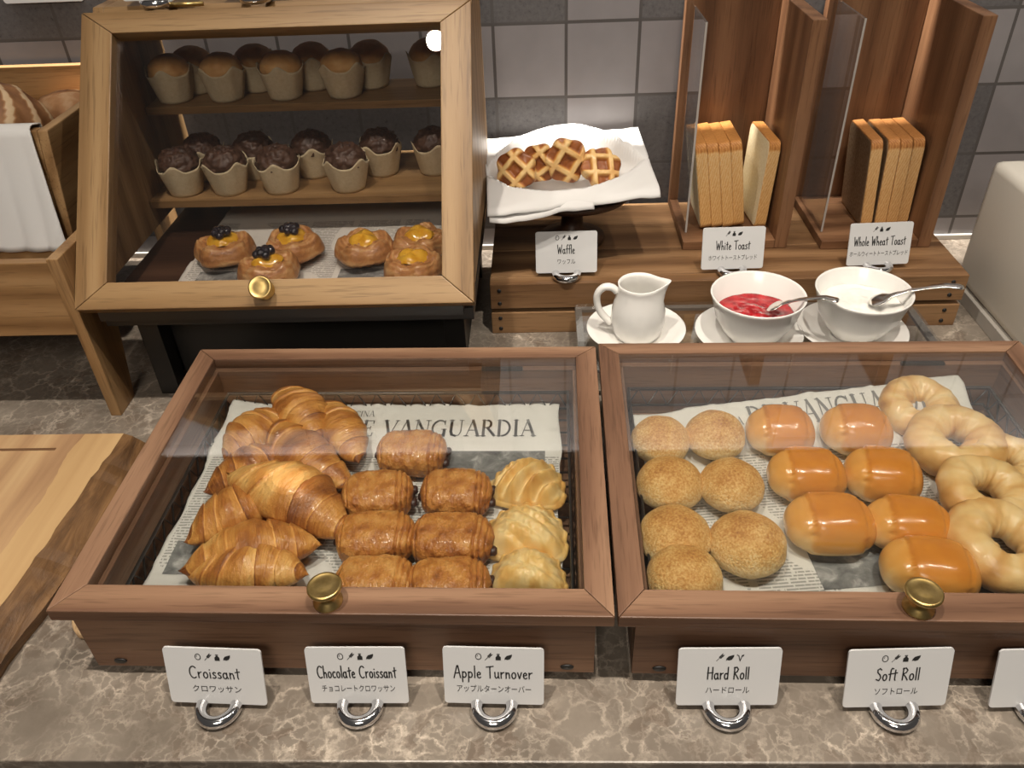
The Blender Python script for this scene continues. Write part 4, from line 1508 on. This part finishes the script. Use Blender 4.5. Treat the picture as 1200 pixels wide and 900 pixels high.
WG = 'white toast slices in the left bin'
bread_row('white', 0.0150, [
    (0.2845, -0.132, -9.0, 0, 'white toast slice leaning on the acrylic side, first of the pack'),
    (0.2999, -0.131, -9.0, 0, 'white toast slice in the leaning pack, second from the acrylic side'),
    (0.3153, -0.131, -9.0, 0, 'white toast slice in the leaning pack, third from the acrylic side'),
    (0.3309, -0.126, -8.6, 0, 'white toast slice at the open end of the leaning pack, set back a little'),
    (0.3590, -0.132, 2.0, 4, 'single white toast slice leaning on the wooden side, its pale crumb showing')], '', WG)
GG = 'whole wheat toast slices in the right bin'
bread_row('wheat', 0.0150, [
    (0.5030, -0.136, -5.0, 0, 'whole wheat toast slice apart from the pack, its brown crumb showing'),
    (0.5215, -0.136, -3.2, 0, 'whole wheat toast slice at the start of the packed slices'),
    (0.5369, -0.136, -3.0, 0, 'whole wheat toast slice in the pack, third from the acrylic side'),
    (0.5522, -0.133, -2.2, 0, 'whole wheat toast slice against the wooden side of its bin')], '', GG)

# ---------------------------------------------------------------- waffles in a napkin
ped = thing('pedestal_dish', 'dark wooden pedestal dish under the napkin with waffles', 'dish', (0.105, -0.125, ZS))
bm = bmesh.new()
lathe(bm, [(0, 0.0001), (0.045, 0.0001), (0.046, 0.006), (0.030, 0.012), (0.016, 0.022), (0.014, 0.045), (0.022, 0.060), (0, 0.060)], 40)
mesh_obj('stem', bm, M['dark_wood'], ped, True)
bm = bmesh.new()
lathe(bm, [(0, 0.0601), (0.05, 0.0602), (0.080, 0.071), (0.092, 0.083), (0.090, 0.085), (0.075, 0.075), (0.045, 0.067), (0, 0.066)], 48)
mesh_obj('bowl', bm, M['dark_wood'], ped, True)
NP = [Vector((-0.004, -0.252, 0.1780)), Vector((0.213, -0.212, 0.1800)), Vector((0.2030, -0.0165, 0.1960)), Vector((-0.016, -0.0165, 0.1850))]


def napkin_xy(u, v):
    return NP[0] * (1 - u) * (1 - v) + NP[1] * u * (1 - v) + NP[2] * u * v + NP[3] * (1 - u) * v


def napfn(u, v):
    p = napkin_xy(u, v)
    wl = max(0.02, 1 - abs((u - 0.47) / 0.50) ** 2.2)
    dy = (v - 0.50) / (0.40 * wl)
    d = abs(dy)
    z = p.z
    if d < 1: z -= 0.038 * wl ** 0.6 * (1 - d ** 3.2)
    if v > 0.5: z += 0.020 * wl ** 0.5 * math.exp(-((d - 1.0) / 0.15) ** 2)
    else: z += 0.006 * wl ** 0.5 * math.exp(-((d - 1.03) / 0.16) ** 2)
    z += 0.0032 * noise.noise(Vector((u * 4, v * 4, 2.0))) + 0.0016 * noise.noise(Vector((u * 11, v * 7, 5.0)))
    if v < 0.06: z -= 0.006 * (1 - v / 0.06) ** 2
    p = Vector((p.x, p.y, z))
    p.y += 0.004 * noise.noise(Vector((u * 5, 0, 1))) * (1 - v) ** 3
    return p, 0


nap = thing('napkin', 'white cloth napkin folded into a pocket holding waffles', 'napkin')
bm = bmesh.new()
grid_surface(bm, napfn, 70, 60)
for v in bm.verts: v.co.z += 0.0
c = mesh_obj('upper_fold', bm, M['cloth'], nap, True)
so = c.modifiers.new('thickness', 'SOLIDIFY'); so.thickness = 0.0016; so.offset = -1
bm = bmesh.new()


def napfn2(u, v):
    uu, vv = 0.012 + u * 0.60, v * 0.42
    p = napfn(uu, vv)[0]
    drop = 0.0035 + 0.0085 * (1 - u) * math.sin(PI * min(1, u * 1.2 + 0.10)) * (1 - v)
    p.z -= drop
    p.y -= 0.004 * (1 - v)
    return p, 0


grid_surface(bm, napfn2, 40, 24)
c = mesh_obj('lower_fold', bm, M['cloth'], nap, True)
so = c.modifiers.new('thickness', 'SOLIDIFY'); so.thickness = 0.0016; so.offset = -1


def waffle_bm(Rw, th, seed, nx=2.3):
    bm = bmesh.new()
    def side(sgn):
        def fn(u, v):
            a = 2 * PI * v
            rim = 1 + 0.06 * math.cos(a * 6 + seed) + 0.04 * noise.noise(Vector((a, seed, 0)))
            r = Rw * rim * math.sin(min(1, u) * PI / 2) ** 0.8
            x, y = r * math.cos(a), r * math.sin(a)
            gx = abs(math.sin(PI * (x / Rw * nx / 2 + 0.5)))
            gy = abs(math.sin(PI * (y / Rw * nx / 2 + 0.5)))
            pocket = min(1.0, max(0.0, (min(gx, gy) - 0.34) * 3.2))
            fall = math.cos(min(1, u) * PI / 2) ** 0.45 if u < 1 else 0
            z = sgn * (th / 2 * fall * (1.12 - 0.55 * pocket) + 0.0006 * noise.noise(Vector((x * 200, y * 200, seed))))
            b = 0.12 + 0.62 * pocket + 0.18 * fb((x * 60, y * 60, seed), 1.0)
            return Vector((x, y, z)), max(0, min(1, b))
        return fn
    A = grid_surface(bm, side(1), 40, 88, wrap_v=True)
    B = grid_surface(bm, side(-1), 40, 88, wrap_v=True)
    for k in range(88):
        j = (k + 1) % 88
        try:
            f = bm.faces.new([A[-1][k], A[-1][j], B[-1][j], B[-1][k]]); f.smooth = True
        except ValueError: pass
    cap(bm, A[0]); cap(bm, B[0])
    bmesh.ops.remove_doubles(bm, verts=bm.verts, dist=1e-6)
    return bm


for i, (px, py, z, rot, lb) in enumerate((
        (605, 199, 0.183, (58, -48, 10), 'waffle at the left end of the row, leaning to the left'),
        (632, 191, 0.186, (78, -38, 0), 'smallest waffle, second from the left, half hidden'),
        (664, 188, 0.190, (80, 32, 0), 'largest waffle, third from the left'),
        (704, 196, 0.184, (42, 8, 12), 'waffle at the right end of the row, its grid facing up'))):
    p = at(px, py, z)
    o = mesh_obj('waffle', waffle_bm((0.027, 0.025, 0.029, 0.027)[i], 0.021, i + 2), M['waffle'])
    o.location = p
    o.rotation_euler = tuple(R(a) for a in rot)
    tag(o, lb, 'waffle', 'waffles in the napkin')

# ---------------------------------------------------------------- jug, bowls, saucers on the acrylic riser
ZT = 0.0500
tr = thing('acrylic_riser', 'low clear acrylic riser under the jug and the two bowls', 'riser')
TX0, TX1, TY0, TY1 = 0.104, 0.533, -0.405, -0.262
bm = bmesh.new()
box(bm, TX0, TX1, TY0, TY1, ZT - 0.004, ZT, 0.0004)
mesh_obj('top_plate', bm, M['acrylic'], tr)
bm = bmesh.new()
for a in ((TX0, TX0 + 0.009, TY0, TY1), (TX1 - 0.009, TX1, TY0, TY1), (TX0 + 0.0092, TX1 - 0.0092, TY1 - 0.008, TY1), (TX0 + 0.0092, TX1 - 0.0092, TY0, TY0 + 0.008)):
    box(bm, *a, ZT - 0.0085, ZT - 0.0042, 0.0004)
mesh_obj('edge_frame', bm, M['tray_edge'], tr)
for a in (TX0, TX1 - 0.005):
    bm = bmesh.new()
    box(bm, a, a + 0.005, TY0, TY1, 0.0, ZT - 0.0088, 0.0004)
    mesh_obj('side_plate', bm, M['acrylic'], tr)

pj, pb, pyo = at(750, 333, 0.124), at(889, 344, 0.1140), at(1013, 339, 0.1140)


def saucer(x, y, label, r=0.0635):
    bm = bmesh.new()
    lathe(bm, [(0, 0.0012), (0.026, 0.0010), (0.028, 0), (0.030, 0.0006), (0.048, 0.0045), (r - 0.001, 0.0112), (r, 0.0124), (r - 0.0012, 0.0128), (0.048, 0.0072), (0.031, 0.0036), (0.026, 0.0030), (0, 0.0030)], 64)
    o = mesh_obj('saucer', bm, M['porcelain'], None, True, (x, y, ZT + 0.0002))
    tag(o, label, 'saucer', 'white saucers on the acrylic riser')


saucer(pj.x - 0.001, pj.y + 0.004, 'white saucer under the milk jug', 0.0600)
saucer(pb.x - 0.004, pb.y + 0.002, 'white saucer under the bowl of red jam')
saucer(pyo.x - 0.003, pyo.y + 0.000, 'white saucer under the bowl of yogurt')
ZB = ZT + 0.0036


def bowl(x, y, label):
    bm = bmesh.new()
    lathe(bm, [(0, 0.0025), (0.022, 0.0025), (0.023, 0), (0.0255, 0), (0.0265, 0.003), (0.036, 0.013), (0.046, 0.031), (0.0530, 0.0565), (0.0545, 0.0600), (0.0535, 0.0612), (0.0515, 0.0595), (0.0445, 0.033), (0.034, 0.0160), (0.022, 0.0075), (0, 0.006)], 72)
    tag(mesh_obj('bowl', bm, M['porcelain'], None, True, (x, y, ZB)), label, 'bowl', 'white bowls on saucers')


bowl(pb.x, pb.y, 'white porcelain bowl filled with red jam')
bowl(pyo.x, pyo.y, 'white porcelain bowl filled with white yogurt')


def filling(name, x, y, z, r, mat, label, cat, amp, f):
    bm = bmesh.new()
    def fn(u, v):
        a = 2 * PI * v
        rr = r * u * (1 + 0.05 * noise.noise(Vector((math.cos(a) * 2, math.sin(a) * 2, 7))) * u)
        px_, py_ = rr * math.cos(a), rr * math.sin(a)
        return Vector((px_, py_, amp * fb((px_ * f, py_ * f, r), 1.0) * (1 - 0.6 * u ** 4) + 0.002 * u ** 6)), 0
    V = grid_surface(bm, lambda u, v: fn(max(u, 0.002), v), 30, 64, wrap_v=True)
    cap(bm, V[0])
    low = [bm.verts.new((v.co.x * 0.72, v.co.y * 0.72, -0.016)) for v in V[-1]]
    n = len(low)
    for k in range(n):
        j = (k + 1) % n
        bm.faces.new([V[-1][k], V[-1][j], low[j], low[k]]).smooth = True
    bm.faces.new(low)
    tag(mesh_obj(name, bm, M[mat], None, True, (x, y, z)), label, cat)


filling('berry_jam', pb.x, pb.y, ZB + 0.0330, 0.0445, 'jam', 'glossy red berry jam inside the white bowl', 'jam', 0.0018, 90)
filling('yogurt', pyo.x, pyo.y, ZB + 0.0395, 0.0468, 'yogurt', 'thick white yogurt inside the white bowl', 'yogurt', 0.0045, 45)


def spoon(a, b, label):
    A, B = Vector(a), Vector(b)
    d = (B - A)
    bm = bmesh.new()
    N = 26
    pts, rad, fl = [], [], []
    for i in range(N + 1):
        k = i / N
        p = A + d * k + Vector((0, 0, 0.006 * math.sin(PI * k) + 0.004 * max(0, k - 0.8) / 0.2 * -1))
        pts.append(p)
        if k < 0.22: w = 0.0125 * math.sqrt(max(0.02, 1 - ((k - 0.11) / 0.115) ** 2))
        elif k < 0.34: w = 0.0042
        else: w = 0.0028 + 0.0034 * (k - 0.34) / 0.66
        if k > 0.97: w *= 0.6
        rad.append(w)
        fl.append(0.14 if k < 0.22 else (0.5 if k < 0.5 else 0.32))
    tube(bm, pts, rad, 14, flat=fl)
    o = mesh_obj('teaspoon', bm, M['steel'], None, True)
    tag(o, label, 'spoon', 'teaspoons in the bowls')


sa = at(898, 362, 0.0905)
sb = at(984, 349, 0.1270)
spoon(sa, sb, 'steel teaspoon resting in the red jam')
sa = at(1018, 355, 0.0975)
sb = at(1131, 333, 0.1300)
spoon(sa, sb, 'steel teaspoon with ornate handle resting in the yogurt')

jug = thing('milk_jug', 'small white porcelain milk jug with a loop handle', 'jug', (pj.x, pj.y, ZT + 0.0036), R(-4))


def spout(p, a):
    k = max(0.0, math.cos(a)) ** 9 * max(0.0, (p.z - 0.050) / 0.022)
    return Vector((p.x + 0.0105 * k, p.y * (1 - 0.25 * k), p.z + 0.0035 * k))


bm = bmesh.new()
lathe(bm, [(0, 0.002), (0.021, 0.002), (0.022, 0), (0.025, 0.0005), (0.029, 0.008), (0.0322, 0.022), (0.0318, 0.036), (0.0288, 0.050), (0.0258, 0.060), (0.0250, 0.068), (0.0256, 0.0720), (0.0246, 0.0725), (0.0232, 0.067), (0.0240, 0.058), (0.0270, 0.047), (0.0296, 0.034), (0.0296, 0.020), (0.026, 0.008), (0, 0.005)], 64, warp=spout)
mesh_obj('jug_body', bm, M['porcelain'], jug, True)
bm = bmesh.new()
hp = [(-0.0262, 0, 0.060), (-0.032, 0, 0.0655), (-0.041, 0, 0.066), (-0.0485, 0, 0.058), (-0.0495, 0, 0.046), (-0.046, 0, 0.034), (-0.039, 0, 0.024), (-0.0322, 0, 0.0175)]
fine = []
for i in range(len(hp) - 1):
    P0, P1, P2, P3 = (Vector(hp[max(0, min(len(hp) - 1, i + q))]) for q in (-1, 0, 1, 2))
    for k in range(5):
        t_k = k / 5
        fine.append(0.5 * ((2 * P1) + (-P0 + P2) * t_k + (2 * P0 - 5 * P1 + 4 * P2 - P3) * t_k ** 2 + (-P0 + 3 * P1 - 3 * P2 + P3) * t_k ** 3))
fine.append(Vector(hp[-1]))
tube(bm, fine, 0.0042, 12, flat=1.25, up=(0, 1, 0))
mesh_obj('handle', bm, M['porcelain'], jug, True)

# ---------------------------------------------------------------- bread rack at the left
rk = thing('bread_rack', 'two-tier oak bread rack with slatted crates and flat legs', 'rack')
RX0, RX1 = -1.05, -0.4506
for pxx in (RX0, RX1 - 0.013):
    bm = bmesh.new()
    prism(bm, [(-0.4200, 0.0), (-0.3800, 0.0), (-0.3560, 0.10), (-0.3300, 0.212), (-0.4200, 0.212)], pxx, pxx + 0.013, 'x', 0.001)
    mesh_obj('leg', bm, M['cratez'], rk)
UX = -0.4985
for pxx in (RX0 + 0.014, UX - 0.0135):
    bm = bmesh.new()
    box(bm, pxx, pxx + 0.013, -0.090, -0.030, 0.0, 0.1772, 0.001)
    mesh_obj('leg', bm, M['cratez'], rk)
bm = bmesh.new()
box(bm, RX0 + 0.0135, RX1 - 0.0135, -0.4185, -0.4065, 0.116, 0.2075, 0.0012)
mesh_obj('lower_front_board', bm, M['cratex'], rk)
bm = bmesh.new()
box(bm, RX0 + 0.0135, RX1 - 0.0135, -0.4060, -0.3105, 0.120, 0.131, 0.001)
mesh_obj('lower_base', bm, M['cratex'], rk)
bm = bmesh.new()
box(bm, RX0 + 0.0135, RX1 - 0.0135, -0.322, -0.3105, 0.1315, 0.1780, 0.001)
mesh_obj('lower_back_board', bm, M['cratex'], rk)
for pxx in (RX0, UX - 0.012):
    bm = bmesh.new()
    prism(bm, [(-0.305, 0.1777), (-0.0164, 0.1777), (-0.0164, 0.3014), (-0.2758, 0.3014)], pxx, pxx + 0.012, 'x', 0.0015)
    mesh_obj('upper_side_board', bm, M['cratey'], rk)
bm = bmesh.new()
prism(bm, [(-0.305, 0.1780), (-0.292, 0.1780), (-0.2635, 0.3014), (-0.2758, 0.3014)], RX0 + 0.0122, UX - 0.0122, 'x', 0.001)
mesh_obj('upper_front_board', bm, M['cratex'], rk)
bm = bmesh.new()
box(bm, RX0 + 0.0122, UX - 0.0122, -0.0284, -0.0164, 0.1780, 0.309, 0.001)
mesh_obj('upper_back_board', bm, M['cratex'], rk)
bm = bmesh.new()
box(bm, RX0 + 0.0122, UX - 0.0122, -0.2915, -0.0288, 0.1780, 0.188, 0.001)
mesh_obj('upper_base', bm, M['cratex'], rk)


def loaf(loc, rz, lx, ly, lz, seed, stripes, label):
    bm = bmesh.new()
    def fn(u, v):
        ph = PI * (u - 0.5) * 0.998
        th = 2 * PI * v
        c, s = math.cos(ph), math.sin(ph)
        k = 1 + 0.05 * fb((c * math.cos(th) * 2 + seed, c * math.sin(th) * 2, s), 1.0)
        x, y = c * math.cos(th), c * math.sin(th)
        b = 0.50 + 0.25 * fb((x * 3, y * 3, seed), 1.0)
        z = s
        if stripes:
            ring = math.sin((x * 1.0 + 0.16 * math.sin(y * 3)) * 21)
            if ring > 0.45 and s > -0.3: b = -0.12
            k *= 1 + 0.012 * ring
            b += 0.12
        else:
            gsh = math.exp(-((y - 0.25 * math.sin(x * 2.5)) / 0.16) ** 2) * (s > 0)
            k *= 1 - 0.07 * gsh
            b = b - 0.22 + 0.45 * math.exp(-((y - 0.22 - 0.25 * math.sin(x * 2.5)) / 0.09) ** 2) * (s > 0)
        return Vector((lx * x * k, ly * y * k, lz * z * k)), max(0, min(1, b))
    V = grid_surface(bm, fn, 60, 90, wrap_v=True)
    cap(bm, V[0]); cap(bm, V[-1])
    o = mesh_obj('bread_loaf', bm, M['loaf'], None, False, loc)
    o.rotation_euler = (0, 0, rz)
    tag(o, label, 'bread loaf', 'loaves in the rack')


loaf((-0.629, -0.185, 0.2620), R(20), 0.076, 0.058, 0.072, 3, True, 'dark loaf with white flour stripes in the upper crate')
loaf((-0.574, -0.086, 0.2400), R(-10), 0.062, 0.050, 0.052, 7, False, 'brown crusty loaf behind the flour-striped one')
# napkin draped over the upper crate's front
bm = bmesh.new()


def drape(u, v):
    x = -1.0 + 0.484 * u
    path = [(-0.2545, 0.285), (-0.2555, 0.3025), (-0.2700, 0.3060), (-0.2815, 0.3025), (-0.3010, 0.240), (-0.3190, 0.1745)]
    k = v * (len(path) - 1)
    i = min(int(k), len(path) - 2)
    f_ = k - i
    y = path[i][0] * (1 - f_) + path[i + 1][0] * f_
    z = path[i][1] * (1 - f_) + path[i + 1][1] * f_
    w = max(0, v - 0.55) / 0.45
    n = noise.noise(Vector((u * 22, v * 2.2, 4.0))) * 0.5 + 0.5
    y -= w * (0.007 * n + 0.0035 * abs(math.sin(u * 60 + v * 2.0)))
    x += 0.020 * w * u ** 6 + 0.004 * noise.noise(Vector((u * 9, v * 5, 0)))
    return Vector((x, y, z + (0.002 * noise.noise(Vector((u * 15, 1, 0))) if v > 0.9 else 0))), 0


grid_surface(bm, drape, 160, 50)
nk = mesh_obj('crate_napkin', bm, M['cloth'], None, True)
so = nk.modifiers.new('thickness', 'SOLIDIFY'); so.thickness = 0.0015; so.offset = 1
tag(nk, 'white cloth draped over the front of the upper bread crate', 'napkin')

# ---------------------------------------------------------------- cutting board
BO = Vector((-0.395, -0.49, 0.0))
bd = thing('cutting_board', 'live-edge wooden cutting board with bark along one side', 'cutting board', BO)
edge_top, edge_out = [], []
for i in range(41):
    y = -0.48 * i / 40
    wob = 0.004 * noise.noise(Vector((i * 0.25, 3, 0))) + 0.002 * noise.noise(Vector((i * 0.9, 8, 0)))
    base = -0.010 - 0.030 * (i / 40) ** 1.2
    edge_top.append((base - 0.0045 + wob, y))
    edge_out.append((base + 0.0185 + wob * 0.7 + 0.006 * math.sin(i * 0.13), y))
bm = bmesh.new()
zt, zb_ = 0.0300, 0.0003
XL = -0.62
top_poly = [(XL, 0.0), ] + edge_top + [(XL, -0.48)]
vt = [bm.verts.new((x, y, zt)) for x, y in top_poly]
vb = [bm.verts.new((x, y, zb_)) for x, y in top_poly]
bm.faces.new(vt); bm.faces.new(vb[::-1])
for i in range(len(vt)):
    j = (i + 1) % len(vt)
    bm.faces.new([vt[i], vb[i], vb[j], vt[j]])
body = mesh_obj('board', bm, M['board'], bd)
bm = bmesh.new()
rows = []
for (xt, y), (xo, _) in zip(edge_top, edge_out):
    rows.append([bm.verts.new(p) for p in ((xt + 0.0003, y, zt), (xt * 0.6 + xo * 0.4, y, zt - 0.0040 + 0.001 * noise.noise(Vector((y * 60, 0, 0)))), (xo, y, 0.014), (xo - 0.003, y, zb_), (xt + 0.0003, y, zb_))])
for A, B in zip(rows, rows[1:]):
    for k in range(5):
        bm.faces.new([A[k], A[(k + 1) % 5], B[(k + 1) % 5], B[k]])
bm.faces.new(rows[0]); bm.faces.new(rows[-1][::-1])
mesh_obj('bark_edge', bm, M['bark'], bd, False)
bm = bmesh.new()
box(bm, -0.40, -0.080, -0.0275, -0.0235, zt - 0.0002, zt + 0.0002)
mesh_obj('groove', bm, plain('groove_shade', (0.16, 0.08, 0.035), 0.6), body)  # flat strip on the board, the groove's shade put into its colour
bm = bmesh.new()
lathe(bm, [(0, 0.012), (0.010, 0.012), (0.013, 0.009), (0.013, 0), (0, 0)], 24, warp=lambda p, a: Vector((p.z * 0.8, p.x, p.y)))
mesh_obj('dark_knot', bm, M['dark_wood'], bd, True, (-0.021, -0.285, 0.0145))
# pale round board tucked between the cutting board and the walnut box
bm = bmesh.new()
lathe(bm, [(0, 0.0002), (0.062, 0.0002), (0.064, 0.002), (0.064, 0.010), (0.062, 0.0118), (0, 0.0118)], 64, warp=lambda p, a: Vector((p.x * 0.40, p.y * 1.35, p.z)))
rb = mesh_obj('round_board', bm, M['pale_wood'], None, False, (-0.3505, -0.655, 0.0))
tag(rb, 'pale rounded wooden board peeking out beside the walnut box', 'board')

# ---------------------------------------------------------------- cream box at the right
wb = thing('cream_box', 'tall cream enamel box at the right end of the worktop', 'container', (0.643, -0.500, 0))
bm = bmesh.new()
box(bm, 0, 0.36, 0, 0.345, 0.0185, 0.190, 0.012)
mesh_obj('body', bm, M['white_box'], wb, True)
bm = bmesh.new()
box(bm, -0.004, 0.36, -0.004, 0.348, 0.0, 0.0182, 0.001)
mesh_obj('plinth', bm, plain('plinth_grey', (0.42, 0.39, 0.35), 0.5), wb)

# ---------------------------------------------------------------- wall plate
bm = bmesh.new()
prism(bm, [(a - 0.605, b + 0.432) for a, b in rounded_rect(0.11, 0.095, 0.004)], -0.004, -0.0008, 'y', 0.0005)
tag(mesh_obj('wall_plate', bm, M['card']), 'white plate fixed on the grey tiles above the bread rack', 'wall plate')

# ---------------------------------------------------------------- menu cards
def S(px, py, z, *a, **k):
    p = at(px, py, z + 0.008)
    return sign(p.x, p.y, z, *a, **k)


YS = -0.8070
sign(-0.2050, YS, 0, 'card reading Croissant in front of the left walnut box', ALL4, 'Croissant', 0.042, 'クロワッサン', 0.040, R(-1.6), 16, 1.2)
sign(-0.0895, YS + 0.0005, 0, 'card reading Chocolate Croissant in front of the walnut box', ALL4, 'Chocolate Croissant', 0.064, 'チョコレートクロワッサン', 0.059, R(0), 16, 0)
sign(0.0190, YS, 0, 'card reading Apple Turnover in front of the walnut box', ALL4, 'Apple Turnover', 0.063, 'アップルターンオーバー', 0.059, R(-1), 16, 0.8)
sign(0.2030, YS - 0.001, 0, 'card reading Hard Roll in front of the right walnut box', ('wheat', 'leaf', 'sprout'), 'Hard Roll', 0.033, 'ハードロール', 0.034, R(0.5), 16, 0.4)
sign(0.3330, YS - 0.002, 0, 'card reading Soft Roll in front of the right walnut box', ALL4, 'Soft Roll', 0.034, 'ソフトロール', 0.033, R(1.2), 16, -0.6)
sign(0.4450, YS - 0.002, 0, 'blank end of a white card cut off at the right edge of the photo', rz=R(1.5), lean=16)
sign(0.0940, -0.2360, ZS, 'card reading Waffle on the wooden riser', ALL4, 'Waffle', 0.023, 'ワッフル', 0.023, R(0), 14)
sign(0.3085, -0.2350, ZS, 'card reading White Toast on the wooden riser', ('wheat', 'bottle', 'leaf'), 'White Toast', 0.044, 'ホワイトトーストブレッド', 0.062, R(1), 14)
sign(0.4950, -0.2320, ZS, 'card reading Whole Wheat Toast on the wooden riser', ('wheat', 'bottle', 'leaf'), 'Whole Wheat Toast', 0.066, 'ホールウィートトーストブレッド', 0.074, R(2), 14)
sign(-0.3680, -0.1900, CZ1 + 0.0002, 'white card on the cabinet top, the one beside the hinge', lean=14)
sign(-0.2560, -0.1850, CZ1 + 0.0002, 'white card on the cabinet top, toward its middle', lean=14)
